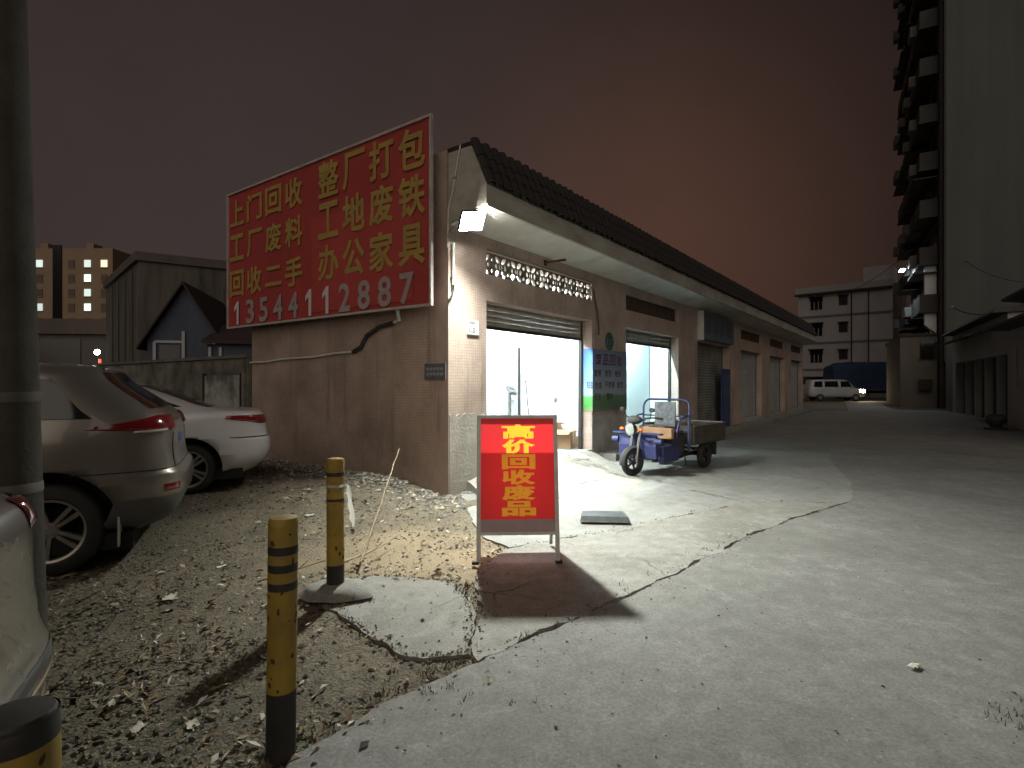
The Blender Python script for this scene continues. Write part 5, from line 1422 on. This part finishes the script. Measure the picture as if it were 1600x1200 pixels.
# rubble bank along the foot of the side wall
def bank(rg):
    s = rg.uniform(-.9, 4.5); q = abs(rg.gauss(0, .55)) + .02
    p = loc2w(-q-.02, s); return p.x, p.y
tag(stones('rubble', 2600, bank, lambda r: .010 + .045*r.random()**2.6, G, 12, on_dirt, .65, weights=[6,3,3,2]),
    'crushed rubble banked along the foot of the brown side wall', 'rubble', kind='stuff')
# crumbs of broken concrete and soil packed along the slab edges
EDGES = [P1, P2]
def crumbs(rg):
    P = rg.choice(EDGES); i = rg.randrange(len(P)); a, b = P[i], P[(i+1) % len(P)]; f = rg.random()
    return a[0]+(b[0]-a[0])*f + rg.gauss(0,.035), a[1]+(b[1]-a[1])*f + rg.gauss(0,.035)
tag(stones('edge_crumbs', 2600, crumbs, lambda r: .003 + .012*r.random()**3, [G[2], G[1], mat('soil_clod', (0.10,0.078,0.05), .95)], 14, None, .7, weights=[3,2,6]),
    'crumbs of soil and broken concrete packed along the slab cracks', 'crumbs', kind='stuff')
# dry leaves and shreds
def litter(name, n, region, seed, mats, size, label, cat, keep=on_dirt, weights=None):
    rg = random.Random(seed); mb = MB(); k = 0
    while k < n:
        x, y = region(rg)
        if not keep(x, y): continue
        # patchy cover
        if mnoise.noise(Vector((x*1.1, y*1.1, seed))) < rg.uniform(-.5, .45): continue
        s = size(rg); a = rg.uniform(0, 6.28); z = gz(x, y) + (.012 if on_dirt(x, y) else .026)
        u = Vector((math.cos(a), math.sin(a), rg.uniform(-.4,.4)))*s; v = Vector((-math.sin(a), math.cos(a), rg.uniform(-.5,.5)))*s*rg.uniform(.3,.6)
        p = Vector((x, y, z + .01*rg.random()))
        up = Vector((0,0,s*rg.uniform(.05,.45)))
        mb.cur = rg.choices(range(len(mats)), weights)[0]
        mb.add([p-u, p-v*.8+up*.4, p+u, p+v*.8+up, p+up*.1], [(0,1,4),(1,2,4),(2,3,4),(3,0,4)]); k += 1
    return tag(mb.build(name, mats), label, cat, kind='stuff')
LM = [M_leaf, mat('leaf_tan', (0.30,0.22,0.13), .85), mat('leaf_black', (0.03,0.025,0.018), .9), mat('leaf_pale', (0.50,0.46,0.38), .8), mat('leaf_green', (0.05,0.075,0.03), .8)]
litter('leaf_litter', 5600, near_region, 21, LM, lambda r: .010+.030*r.random()**1.8, 'dry leaves and dark shreds littering the dirt lot', 'leaf litter', keep=spill, weights=[4,3.5,2.2,2.2,1])
# leaves and grit blown onto the road
def road_region(rg):
    y = 1.3 + 7*rg.random()**1.6; return rg.uniform(-.9, .95*y), y
def on_road(x, y): return in_poly(x, y, ROAD)
rgm = random.Random(31); mb = MB(); k = 0
while k < 700:
    x, y = road_region(rgm)
    if not on_road(x, y): continue
    d = min(math.hypot(x-a[0], y-a[1]) for a in ROAD_EDGE[1:13])
    if rgm.random() > .18 + .9*math.exp(-d/.35): continue
    s = .003 + .011*rgm.random()**3; a = rgm.uniform(0, 6.28); n = 6
    mb.cur = rgm.choices((0,1,2), (4,3,4))[0]
    pts = [(x+s*rgm.uniform(.5,1.2)*math.cos(a+i*1.047), y+s*rgm.uniform(.4,1)*math.sin(a+i*1.047), .026+.004*rgm.random()) for i in range(n)]
    mb.add(pts + [(x, y, .029+.4*s)], [(i, (i+1)%n, n) for i in range(n)]); k += 1
tag(mb.build('road_grit', [M_leaf, G[1], G[3]]), 'specks of grit and leaf bits scattered on the concrete road', 'grit', kind='stuff')
# tufts of weed along the crack and road edge
def tufts():
    rg = random.Random(41); mb = MB()
    spots = []
    for k in range(46):
        i = rg.randrange(3, 9); f = rg.random(); a, b = ROAD_EDGE[i], ROAD_EDGE[i+1]
        spots.append((a[0]+(b[0]-a[0])*f - abs(rg.gauss(0,.10))-.02, a[1]+(b[1]-a[1])*f + abs(rg.gauss(0,.06))))
    spots += [(-.33+rg.gauss(0,.05), 4.3+rg.gauss(0,.12)) for _ in range(9)] + [(-1.2+rg.gauss(0,.1), 3.95+rg.gauss(0,.08)) for _ in range(9)] + [(-.55+rg.gauss(0,.3), 2.95+rg.gauss(0,.15)) for _ in range(14)]
    spots += [(rg.uniform(2.25,2.6), rg.uniform(2.35,2.75)) for _ in range(26)]
    for x, y in spots:
        for b in range(rg.randint(4, 12)):
            a = rg.uniform(0, 6.28); h = rg.uniform(.012,.045); w = .004
            px, py = x+rg.gauss(0,.018), y+rg.gauss(0,.018); z = max(gz(px,py), .0)+.012
            dx, dy = math.cos(a), math.sin(a)
            mb.cur = rg.randrange(2)
            mb.add([(px-dy*w,py+dx*w,z),(px+dy*w,py-dx*w,z),(px+dx*h*.7,py+dy*h*.7,z+h)], [(0,1,2)])
    tag(mb.build('weeds', [mat('weed_green', (0.055,0.07,0.028), .8), M_leaf]), 'short weeds and moss growing in the cracks along the road edge', 'weeds', kind='stuff')
tufts()
# larger scraps one can pick out
def scrap(x, y, s, seed, label, group, m=M_paper, name='paper_scrap', cat='paper scrap', curl=.35):
    rg = random.Random(seed); n = 5; vs = []
    for j in range(n+1):
        for i in range(n+1):
            u, v = i/n-.5, j/n-.5
            k = 1 - .35*rg.random()*(abs(u) > .45 or abs(v) > .45)
            vs.append((u*s*2*k, v*s*1.3*k, s*curl*(.5+.5*mnoise.noise(Vector((u*2.4+seed, v*2.4, seed)))) ))
    zm = min(v[2] for v in vs); vs = [(a_, b_, c_-zm) for a_, b_, c_ in vs]
    o = MB().add(vs, [(j*(n+1)+i, j*(n+1)+i+1, (j+1)*(n+1)+i+1, (j+1)*(n+1)+i) for j in range(n) for i in range(n)]).build(name, m, smooth=70)
    zz = .03 if (in_poly(x, y, ROAD) or any(in_poly(x, y, p) for p in SLABS)) else gz(x, y)
    o.location = (x, y, zz+.002); o.rotation_euler = (0, 0, rg.uniform(0, 6.28)); return tag(o, label, cat, group)
def px(X, Y, z=0.0):
    d = 866*(1.6-z)/(Y-600); return (X-800)/866*d, d
scrap(*px(265,920,.08), .085, 1, 'broad pale scrap of paper on the litter between the beige car and the bollards', None)
for i, (X, Y, s) in enumerate([(300,1110,.06),(130,880,.07),(110,905,.06),(345,880,.07),(395,950,.05),(225,1010,.05),(640,770,.05),(430,770,.08),(450,792,.10),(485,812,.09),(402,775,.06),
                               (180,935,.05),(215,1115,.06),(420,700,.0),(600,905,.03),(480,780,.07),(350,770,.06),(395,790,.05)]):
    if s > 0: scrap(*px(X, Y, .07), s*.75, 20+i, 'small pale scrap of paper or bark lying in the litter of the dirt lot', 'pale scraps strewn over the lot', mat('scrap_pale', (0.36,0.32,0.24), .85, col2=(0.24,0.20,0.14), scale=9) if i % 3 else M_paper)
scrap(*px(1428,1050), .042, 77, 'small white crumpled leaf alone on the bare road', None, mat('white_leaf', (0.55,0.53,0.46), .7), 'fallen_leaf', 'leaf', .8)
# splintered bamboo behind the first bollard
t = thing('bamboo_splinter', 'bundle of pale splintered bamboo lying behind the foreground bollard', 'bamboo', (*px(455,800,.07), .10))
rg = random.Random(8)
for k in range(7):
    a = R(35+rg.uniform(-25,25)); l = rg.uniform(.12,.30); o = Vector((rg.uniform(-.08,.08), rg.uniform(-.1,.1), rg.uniform(0,.03)))
    MB().box(-l,l,-.012,.012,0,.006, M=Matrix.Translation(o) @ Matrix.Rotation(a,4,'Z') @ Matrix.Rotation(rg.uniform(-.15,.15),4,'Y')).build('splinter', MATS['pale_bamboo'], t)
# broken edge stones of the footing at the shop corner
for k, (lx, ly, s) in enumerate(((-.10,-.12,.10),(-.06,.35,.08),(.25,-.16,.09),(.55,-.12,.08))):
    p = loc2w(lx, ly); o = lump(MB(), (0,0,-.03), s, s*.8, s*.75, 20+k, 10, 4, .4).build('broken_stone', G[0])
    o.location = (p.x, p.y, gz(p.x,p.y)); tag(o, ['jagged grey stone at the very foot of the shop corner', 'rough stone against the side wall just behind the shop corner', 'rough stone at the foot of the lit corner pier', 'pale broken stone at the corner pier beside the doorway'][k], 'stone', 'broken stones at the shop corner')

# ================================================================== background, left
M_old = mat('streaked_old_wall', (0.155,0.14,0.12), .95, col2=(0.05,0.047,0.043), scale=1.1, mix=(.35,.68), stretch=(1.6,1.6,.22), bump=.3)
M_old2 = mat('brown_old_wall', (0.14,0.115,0.10), .95, col2=(0.09,0.075,0.065), scale=.6, stretch=(1,1,.4))
M_roofdk = mat('dark_sheet_roof', (0.035,0.022,0.022), .8, col2=(0.05,0.03,0.028), scale=2)
M_win = mat('unlit_window', (0.012,0.012,0.014), .12)
def frame_from(p0, p1):
    a = math.atan2(p1[1]-p0[1], p1[0]-p0[0]); return a, math.hypot(p1[0]-p0[0], p1[1]-p0[1])
def boundary():
    a = PHI + R(90); t = thing('boundary_wall', 'mouldy concrete boundary wall running on from the shop side wall', 'wall', loc2w(0.02, 5.32), a)
    m = mat('mouldy_wall', (0.17,0.165,0.14), .95, col2=(0.065,0.065,0.055), scale=1.5, mix=(.4,.62), bump=.5, bscale=20)
    MB().box(0, 1.9, -.08, .10, -.1, 2.12).box(1.9, 9.5, -.08, .10, -.1, 2.10).build('panel', m, t)
    MB().box(-.0, 9.5, -.12, .14, 2.124, 2.19).build('coping', mat('coping', (0.15,0.145,0.13), .9, col2=(0.07,0.07,0.06), scale=3), t)
    MB().box(0.03, .13, .101, .16, 0, 2.1).build('pier', m, t)
boundary()
t = thing('wall_panel_board', 'pale weathered board standing against the boundary wall beside the shop', 'board', loc2w(-.10, 5.45, .16), PHI+R(90))
MB().box(0.05, 1.55, .0, .03, 0, 1.62).build('sheet', mat('weathered_board', (0.34,0.36,0.34), .85, col2=(0.10,0.11,0.10), scale=1.6, mix=(.42,.6)), t)
MB().box(0.0, .05, -.02, .05, 0, 1.66).box(1.55, 1.6, -.02, .05, 0, 1.66).build('post', M_dark, t)

def grey_block():
    A, B_, Cc = (-14.8, 22.0), (-20.8, 28.4), (-10.9, 24.6)
    h = 6.85
    t = thing('grey_warehouse', 'dark streaked grey warehouse block behind the boundary wall', 'building', (A[0], A[1], 0))
    D = (B_[0]+Cc[0]-A[0], B_[1]+Cc[1]-A[1])
    P = [(p[0]-A[0], p[1]-A[1]) for p in (A, (Cc[0]+3.9,Cc[1]+2.6), (D[0]+3.9,D[1]+2.6), B_)]
    MB().prism(P, -.1, h-.35, 'z').build('wall', M_old, t)
    P2_ = [(x*1.01+dx, y*1.01+dy) for (x,y),(dx,dy) in zip(P, ((-.05,-.15),(.15,-.1),(.1,.1),(-.15,0)))]
    MB().prism(P2_, h-.349, h, 'z').build('parapet', M_old2, t)
    d = Vector((P[3][0], P[3][1])).normalized(); n = Vector((d.y, -d.x))
    if n.x < 0 and n.y > 0: n = -n
    mb = MB()
    for k in range(4):
        p = d*(1.2+1.7*k); mb.cyl((p.x-n.x*0, p.y, 0), (p.x, p.y, h-.4), .06, n=8)
    mb.build('drain_pipe', M_dark, t)
grey_block()
def shed():
    # gable end faces the camera
    t = thing('blue_shed', 'small blue gabled shed with white posts and a dark red roof', 'shed', (-11.65, 17.7, 0), R(14))
    Wd, D, he, ha = 2.15, 4.6, 3.05, 4.78
    bl = mat('shed_blue', (0.058,0.072,0.115), .7, col2=(0.04,0.05,0.08), scale=1.4, stretch=(3,3,.5))
    MB().prism([(0,-.1),(Wd,-.1),(Wd,he),(Wd/2,ha),(0,he)], 0, D, 'y').build('wall', bl, t)
    rf = MB()
    for s in (0, 1):
        x0, x1 = (-.22, Wd/2) if s == 0 else (Wd+.22, Wd/2)
        z0 = he-.36
        rf.prism([(x0,z0),(x1,ha+.02),(x1,ha+.12),(x0,z0+.10)], -.25, D+.2, 'y')
    rf.build('roof', M_roofdk, t)
    for x in (.22, 1.05, 1.95): MB().box(x-.045,x+.045,-.06,-.004,0,2.95 if x != 1.05 else 3.3).build('post', mat('post_white', (0.38,0.39,0.40), .6), t)
    MB().box(.22,1.05,-.04,-.005,2.92,3.0).build('rail', MATS['post_white'], t)
    MB().box(.35,.95,-.02,-.004,1.0,2.85).build('window', M_win, t)
shed()
t = thing('blue_lean_to', 'low blue sheet lean-to beside the gabled shed', 'shed', (-9.45, 17.0, 0), R(14))
MB().box(0,3.0,0.3,3.6,-.1,2.85).build('wall', MATS['shed_blue'], t)
MB().prism([(0.1,2.86),(3.8,3.9),(3.8,4.0),(0.1,2.96)], -.1, 3.2, 'x').build('roof', M_roofdk, t)
for x in (.10, .40, 1.75): MB().box(x-.04,x+.04,.235,.296,0,2.75).build('post', MATS['post_white'], t)

def low_house():
    t = thing('low_house', 'low dim house with a red window beside the grey warehouse', 'house', (-31.5, 36.5, 0), R(6))
    m = mat('house_wall_dim', (0.15,0.135,0.12), .9, col2=(0.11,0.10,0.09), scale=.8)
    MB().box(0, 6.4, 0, 5, -.1, 4.9).build('wall', m, t)
    MB().box(-.2, 6.6, -.3, 5.2, 4.9, 5.9).build('parapet', M_old2, t)
    w = MB().box(.4, 2.9, -.06, -.005, 3.0, 4.55).build('window', M_win, t); MB().box(.35,2.95,-.09,-.02,2.9,3.0).build('sill', m, w)
    w = MB().box(4.5, 5.9, -.06, -.005, 3.35, 4.45).build('window', mat('red_curtain', (0.12,0.012,0.012), .7), t); MB().box(4.45,5.95,-.09,-.02,3.27,3.35).build('sill', m, w)
    MB().prism([(2.2,1.5),(3.9,2.6),(3.9,2.75),(2.2,1.65)], -.5, -.01, 'y').build('stair_rail', M_dark, t)
low_house()
t = thing('yard_lamp', 'bright white yard lamp in the gap beside the grey warehouse', 'lamp', ((153-800)/866*30, 30, 0))
MB().cyl((0,0,-.1),(0,0,3.25),.05,n=8).build('post', M_dark, t)
MB().ball((0,-.05,3.32),.14,12,8).build('globe', emission('yard_lamp_glow', (.92,1,.98), 40), t)
MB().cyl((.14,-.05,2.62),(.14,-.05,2.95),.07,n=10).build('red_marker_light', emission('red_marker_glow', (1,.10,.06), 1.2), t)

def lit_tower():
    D = 110; x0 = (52-800)/866*D; x1 = (176-800)/866*D
    t = thing('lit_apartment_tower', 'distant brown apartment tower with a few lit windows', 'building', (x0, D, 0))
    m = mat('far_brown_wall', (0.30,0.215,0.15), .9, col2=(0.26,0.18,0.12), scale=.15)
    Wt = x1-x0; Ht = 1.6+212/866*D
    MB().box(0, Wt, 0, 12, -.1, Ht).build('wall', m, t)
    zx = lambda X: (X-800)/866*D - x0
    zz = lambda Y: 1.6 + (600-Y)/866*D
    MB().box(zx(84), zx(97), -.3, -.01, -.1, Ht+.6).build('stair_slot', M_win, t)
    for a_, b_ in ((60, 72), (132, 143)): MB().box(zx(a_), zx(b_), .5, 3, Ht, Ht+1.1).build('roof_hut', m, t)
    lit = {(137,412):1,(137,435):2,(137,457):1,(137,480):1.6,(163,415):1.4,(62,411):1,(65,479):.8}
    for X in (62, 112, 137, 163):
        for k in range(7):
            Y = 412 + 22.7*k
            key = min(lit, key=lambda q: abs(q[0]-X)+abs(q[1]-Y)); on = abs(key[0]-X)+abs(key[1]-Y) < 8
            ww, hh = .62, .72
            w = MB().box(zx(X)-ww, zx(X)+ww, -.12, -.01, zz(Y)-hh, zz(Y)+hh).build('window', emission('lit_window_%d' % int(lit[key]*10), (.80,1.0,.95) if X != 163 else (1,.82,.55), .75*lit[key]) if on else mat('dim_window', (0.10,0.07,0.05), .4), t)
            MB().box(zx(X)-ww-.1, zx(X)+ww+.1, -.2, -.005, zz(Y)-hh-.12, zz(Y)-hh-.001).build('sill', m, w)
lit_tower()

# ================================================================== background, right
def white_block():
    p0, p1 = (35.4, 68.5), (42.6, 62.0); a, Wd = frame_from(p0, p1)
    t = thing('white_apartment_block', 'four storey white apartment block at the end of the road', 'building', (*p0, 0), a)
    m = mat('block_white', (0.52,0.50,0.51), .85, col2=(0.44,0.42,0.43), scale=.5); H = 12.6
    MB().box(0, Wd, 0, 9, -.1, H).build('wall', m, t)
    MB().box(-.3, Wd+.05, -.35, 9.1, H, H+.75).build('parapet', mat('block_parapet', (0.42,0.40,0.40), .85), t)
    MB().box(Wd-3.0, Wd-.2, 1, 5, H+.75, H+2.6).build('roof_hut', m, t)
    MB().box(-.35, Wd, -.45, 0, H-.25, H-.002).build('cornice', M_roofdk, t)
    for k in range(3):
        z = 3.2*(k+1) + .05
        MB().box(0, Wd, -.10, -.003, z, z+.22).build('floor_band', mat('band_dark', (0.20,0.18,0.18), .9), t)
    for k in range(3):
        z = 3.2*(k+1)+1.0
        w = MB().box(1.3, 2.7, -.05, -.003, z, z+1.5).build('window', M_win, t)
        for q in range(4): MB().box(1.3+.45*q, 1.37+.45*q, -.09, -.05, z, z+.95).build('mullion', m, w)
        MB().box(1.2,2.8,-.5,-.01,z+1.52,z+1.62).build('awning', M_roofdk, w)
        w = MB().box(4.4, 5.3, -.05, -.003, z+.3, z+1.4).build('window', mat('maroon_window', (0.035,0.018,0.022), .3), t)
        MB().box(4.3,5.4,-.4,-.01,z+1.42,z+1.52).build('awning', M_roofdk, w)
    MB().cyl((5.7,-.09,.2),(5.7,-.09,H-.3),.07,n=8).cyl((7.4,-.09,.2),(7.4,-.09,H-.3),.06,n=8).build('drain_pipe', M_dark, t)
    MB().box(.4, 3.2, -.05, -.003, 1.6, 2.5).build('shop_window', M_win, t)
    MB().box(Wd+.051, Wd+.25, 0.2, 8.9, -.1, H-.2).build('side_wall', M_old2, t)
white_block()
def tower():
    A = Vector((27.4, 35.0)); u2 = Vector((.503, .864)); v2 = Vector((.864, -.503))
    a = math.atan2(v2.y, v2.x)
    t = thing('tall_tower', 'tall dark apartment tower with a blank grey end wall', 'building', (A.x, A.y, 0), a)
    # local x = along the blank end wall, local y = away along the road
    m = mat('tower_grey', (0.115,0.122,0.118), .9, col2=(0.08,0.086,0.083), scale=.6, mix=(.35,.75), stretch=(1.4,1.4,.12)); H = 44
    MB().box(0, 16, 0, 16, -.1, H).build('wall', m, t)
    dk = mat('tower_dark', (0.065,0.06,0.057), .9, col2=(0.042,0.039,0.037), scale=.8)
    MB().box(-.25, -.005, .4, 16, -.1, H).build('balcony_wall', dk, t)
    rg = random.Random(3)
    for k in range(13):
        z = 3.3 + 3.1*k
        for q in range(4):
            y = .9+3.8*q
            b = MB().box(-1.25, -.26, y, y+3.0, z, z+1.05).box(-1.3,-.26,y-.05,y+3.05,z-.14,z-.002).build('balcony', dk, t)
            w = MB().box(-.30, -.251, y+.4, y+2.6, z+1.1, z+2.4).build('window', M_win, t)
            if rg.random() < .6:
                MB().box(-1.65, -1.26, y+rg.uniform(.2,1.8), y+2.4, z+.1, z+.8).build('air_conditioner', mat('ac_case', (0.13,0.125,0.12), .7), b)
            else: MB().box(-1.6,-.27,y,y+3,z+2.45,z+2.52).build('awning', dk, b)
    MB().box(-.10, -.0, -.10, .30, 3, H).build('corner_strip', dk, t)
    return t, A, u2, v2
tw, TA, U2, V2 = tower()
p = TA + U2*4.2 - V2*1.9
t = thing('street_light', 'small white street light glowing on the front of the dark tower', 'street light', (p.x, p.y, 0), math.atan2(U2.y, U2.x))
MB().tube([(0,-1.62,9.1),(0,-1.0,9.75),(0,-.3,9.82)], .04, 6).build('arm', M_dark, t)
MB().rbox(-.55,.55,-.18,.18,9.74,9.86,.02).build('housing', M_dark, t)
MB().box(-.5,.5,-.13,.13,9.70,9.735).build('lens', emission('street_light_glow', (.80,.95,1.0), 220), t)
p = TA + U2*2.0 - V2*1.0
t = thing('wall_light_patch', 'pale slab standing in for the lit patch of tower wall beside the street light', 'panel', (TA.x, TA.y, 0), math.atan2(V2.y, V2.x))
MB().box(-.95,-.32,1.2,1.7,5.5,9.4).build('panel', mat('light_patch_pale', (0.70,0.72,0.74), .8), t)  # added pale box: the street light's pool on the wall, put into colour
MB().prism([(-.95,5.5),(-.32,5.5),(-.32,4.9)], 1.2, 1.7, 'y').build('bracket', MATS['light_patch_pale'], t)  # sloped lower end of the same painted light patch

def right_row():
    p0 = Vector((17.35, 18.6)); d = Vector((.512, .859)); a = math.atan2(d.y, d.x)
    t = thing('shop_row', 'low grey shop row with dark shutters across the road from the lit shop', 'building', (p0.x, p0.y, 0), a)
    # local x along the road (away), y to the left = the road side is +y... the wall stands on y <= 0
    m = mat('row_plaster', (0.48,0.485,0.46), .9, col2=(0.36,0.365,0.34), scale=.8)
    f = MB()
    f.box(-7, 1.3, -6, 0, -.1, 3.6).box(1.3, 1.6, -6, 0, -.1, 1.45).box(1.3,1.6,-6,0,2.9,3.6).box(1.6, 2.8, -6, 0, -.1, 3.6)
    f.box(2.8, 14, -6, 0, 2.75, 4.3).box(14, 15, -6, 0, -.1, 4.3).box(2.8,14,-6,-5.8,-.1,2.75)
    f.build('wall', m, t)
    sh = mat('row_shutter', (0.09,0.07,0.06), .7, col2=(0.05,0.04,0.038), scale=2)
    for k in range(5):
        b = MB()
        for q in range(20): b.box(2.85+2.25*k, 2.85+2.25*k+2.1, -.42+.012*(q%2), -.36, .02+.136*q, .02+.136*q+.132)
        b.build('shutter', sh, t)
        MB().box(4.96+2.25*k, 5.09+2.25*k, -.5, -.1, -.1, 2.75).build('pillar', m, t)
    MB().box(1.3,1.6,-.3,-.2,1.45,2.9).build('window', M_win, t)
    dk = mat('row_awning', (0.10,0.10,0.095), .9, col2=(0.06,0.06,0.058), scale=3)
    MB().prism([(0.0,2.72),(.9,2.45),(.9,2.52),(0,2.80)], 2.6, 13.6, 'x').build('awning', dk, t) if False else None
    MB().box(-7, 2.9, -.1, .75, 3.62, 3.72).build('canopy', dk, t)
    MB().prism([(-6,4.32),(.5,4.32),(.35,4.5),(-6,5.1)], 2.6, 15.2, 'x').build('roof', dk, t)
    MB().prism([(.02,3.9),(.9,3.62),(.9,3.70),(.02,4.02)], 5.5, 13.0, 'x').build('upper_awning', dk, t)
    MB().prism([(-3,3.72),(.9,4.3),(.9,4.38),(-3,3.9)], -6, -1.0, 'x').build('roof_sheet', dk, t)
right_row()
t = thing('side_house', 'grey low annex at the foot of the dark tower', 'house', (TA.x, TA.y, 0), math.atan2(V2.y, V2.x))
MB().box(-2.3, -.31, .9, 12, -.1, 4.75).build('wall', mat('side_house_wall', (0.16,0.145,0.125), .9, col2=(0.11,0.10,0.09), scale=.7), t)
MB().box(-2.4,-.31,.8,12.1,4.75,4.9).build('roof', M_roofdk, t)
MB().box(-1.2,-.5,.85,.897,3.2,4.4).build('window', M_win, t)
MB().box(-1.3,-.6,.6,.897,1.2,1.9).build('meter_box', M_dark, t)

# pot by the right shop row
X, Y = px(1556, 672)
t = thing('planter_pot', 'dark round pot on a low foot in front of the shuttered shop row', 'pot', (X, Y, .024))
MB().lathe([(.001,.10),(.16,.10),(.27,.28),(.29,.42),(.22,.50),(.18,.52),(.16,.50),(.001,.48)], 22).build('bowl', mat('pot_dark', (0.035,0.035,0.033), .6), t, smooth=50)
MB().lathe([(.001,0),(.33,0),(.33,.06),(.2,.08),(.16,.11)], 22).build('foot', MATS['pot_dark'], t, smooth=50)
MB().box(-.5,.5,-.3,.3,-.02,.012).build('base_board', M_dark, t)

# ------------------------------------------------------------------ van and truck at the road end
def van():
    B = Body([(0.35,.25,4.75,.70,7),(0.45,.05,4.92,.84,7),(.75,0,5.0,.88,7),(1.0,.02,4.98,.88,7),(1.15,.03,4.7,.87,7),(1.25,.05,4.15,.86,6.5),(1.55,.12,3.85,.81,6.5),(1.85,.2,3.55,.76,6.5),(1.95,.3,3.35,.70,6),(2.0,.8,2.9,.45,5),(2.01,1.3,2.3,.1,3)])
    X, Y = px(1257, 626.5)
    t = thing('parked_van', 'white minivan with its headlight on at the end of the road', 'van', (X, Y-0.2, .022), R(-6))
    mb = MB(); n = 64; nt = (B.n-1)*2
    for j in range(nt+1):
        for i in range(n):
            ph = 360*i/n; mb.v.append(tuple(B.S(j/2, ph if ph <= 180 else 360-ph, 1 if ph <= 180 else -1)))
    for j in range(nt):
        for i in range(n): mb.f.append((j*n+i, j*n+(i+1)%n, (j+1)*n+(i+1)%n, (j+1)*n+i)); mb.mi.append(0)
    mb.f += [tuple(range(n)), tuple(range(nt*n, nt*n+n))]; mb.mi += [0,0]
    mb.build('body', paint('van_paint', (0.55,0.54,0.52), .4, .05), t, smooth=50)
    for s in (1, -1):
        for a, b, a2, b2 in ((.35,1.15,.45,1.15),(1.35,2.55,1.35,2.5),(2.75,3.75,2.75,3.45)):
            w = MB(); B.window(w, 5.2, 6.9, a, b, a2, b2, .01, s, 8, 4); w.build('side_window', M_glassdark, t)
        h = MB(); B.patch(h, 2.2, 3.3, 128, 146, .02, s, 8, 4); h.build('headlamp', emission('headlamp_glow', (1,.80,.48), 120) if s < 0 else M_tailclear, t)
    w = MB(); B.patch(w, 5.1, 6.9, 145, 215, .01, 1, 14, 5); w.build('windscreen', M_glassdark, t)
    q = Matrix.Rotation(R(90), 4, 'X')
    for x in (.95, 4.05):
        for y in (-.80, .80):
            w = MB().lathe([(.001,-.1),(.2,-.1),(.32,-.1),(.34,0),(.32,.1),(.2,.1),(.001,.1)], 22, Matrix.Translation((x,y,.34)) @ q).build('wheel', M_black, t, smooth=45)
            MB().lathe([(.001,.115),(.18,.105),(.2,.09)], 18, Matrix.Translation((x,y,.34)) @ (q if y < 0 else Matrix.Rotation(R(-90),4,'X'))).build('hubcap', M_rim, w)
van()
def truck():
    X = (1296-800)/866*59; t = thing('tarp_truck', 'lorry with a big blue tarpaulin over its load behind the van', 'truck', (X, 59.2, .022), R(-4))
    tp = mat('tarp_blue', (0.045,0.085,0.17), .6, col2=(0.03,0.05,0.10), scale=1.2, bump=.4, bscale=3)
    vs, fs = [], []; n, m = 16, 14
    for i in range(n+1):
        x = 6.3*i/n
        for j in range(m+1):
            a = math.pi*j/m; c_, s_ = math.cos(a), math.sin(a)
            e = min(1, (x+.01)/.9, (6.31-x)/.25); e = max(.25, e)**.4
            y = -1.2*(abs(c_)**.35)*(1 if c_ > 0 else -1); z = 1.15 + 2.75*(abs(s_)**.45)*(.62+.38*e) + .09*mnoise.noise(Vector((x*.9, j*.5, 2)))
            vs.append((x, y, z))
    for i in range(n):
        for j in range(m): fs.append((i*(m+1)+j, i*(m+1)+j+1, (i+1)*(m+1)+j+1, (i+1)*(m+1)+j))
    fs += [tuple(range(m+1)), tuple(range(n*(m+1), (n+1)*(m+1)))]
    MB().add(vs, fs).build('tarpaulin', tp, t, smooth=50)
    MB().box(0,6.35,-1.2,1.2,.95,1.14).build('bed', mat('bed_brown', (0.10,0.07,0.05), .8), t)
    cb = MB(); cb.prism([(6.6,.55),(9.0,.55),(9.05,1.25),(8.55,1.45),(7.95,2.25),(6.75,2.3)], -1.05, 1.05, 'y')
    cab = cb.build('cab', mat('cab_paint', (0.30,0.33,0.36), .4, .1, col2=(0.24,0.26,0.29), scale=2), t)
    MB().prism([(7.0,1.45),(8.3,1.45),(7.85,2.12),(7.05,2.15)], -1.062, -1.051, 'y').build('window', M_glassdark, cab)
    MB().box(.5,9,-.45,.45,.6,.9).build('chassis', M_dark, t)
    q = Matrix.Rotation(R(90), 4, 'X')
    for x in (1.5, 8.1):
        for y in (-.95, .95): MB().lathe([(.001,-.13),(.25,-.13),(.46,-.13),(.48,0),(.46,.13),(.25,.13),(.001,.13)], 22, Matrix.Translation((x,y,.48)) @ q).build('wheel', M_black, t, smooth=45)
truck()

# ------------------------------------------------------------------ overhead wires to the right
def wire(label, p0, p1, sag, r=.02):
    p0, p1 = Vector(p0), Vector(p1); t = thing('overhead_wire', label, 'wire', p0, 0, 'wires over the right side of the road')
    pts = [p0.lerp(p1, i/16) - p0 - Vector((0,0,sag*4*(i/16)*(1-i/16))) for i in range(17)]
    MB().tube(pts, r, 5).build('strand', M_cable, t)
    MB().cyl((0,0,-.06),(0,0,.06),.05,n=8).build('insulator', M_pvc, t)
wire('thin wire climbing from the white block roof to the dark tower', (36.5,66.8,12.2), (29.9,41.0,11.8), 1.2, .022)
wire('upper wire slung along the blank grey wall of the tower', (28.3,34.6,9.3), (19.5,19.5,5.2), .5, .020)
wire('lower sagging wire above the right shop row', (27.5,34.6,6.4), (18.6,19.8,4.6), .5, .03)
wire('wire from the tower front towards the white block', (29.3,39.0,6.6), (42.4,62.0,9.2), .8, .02)
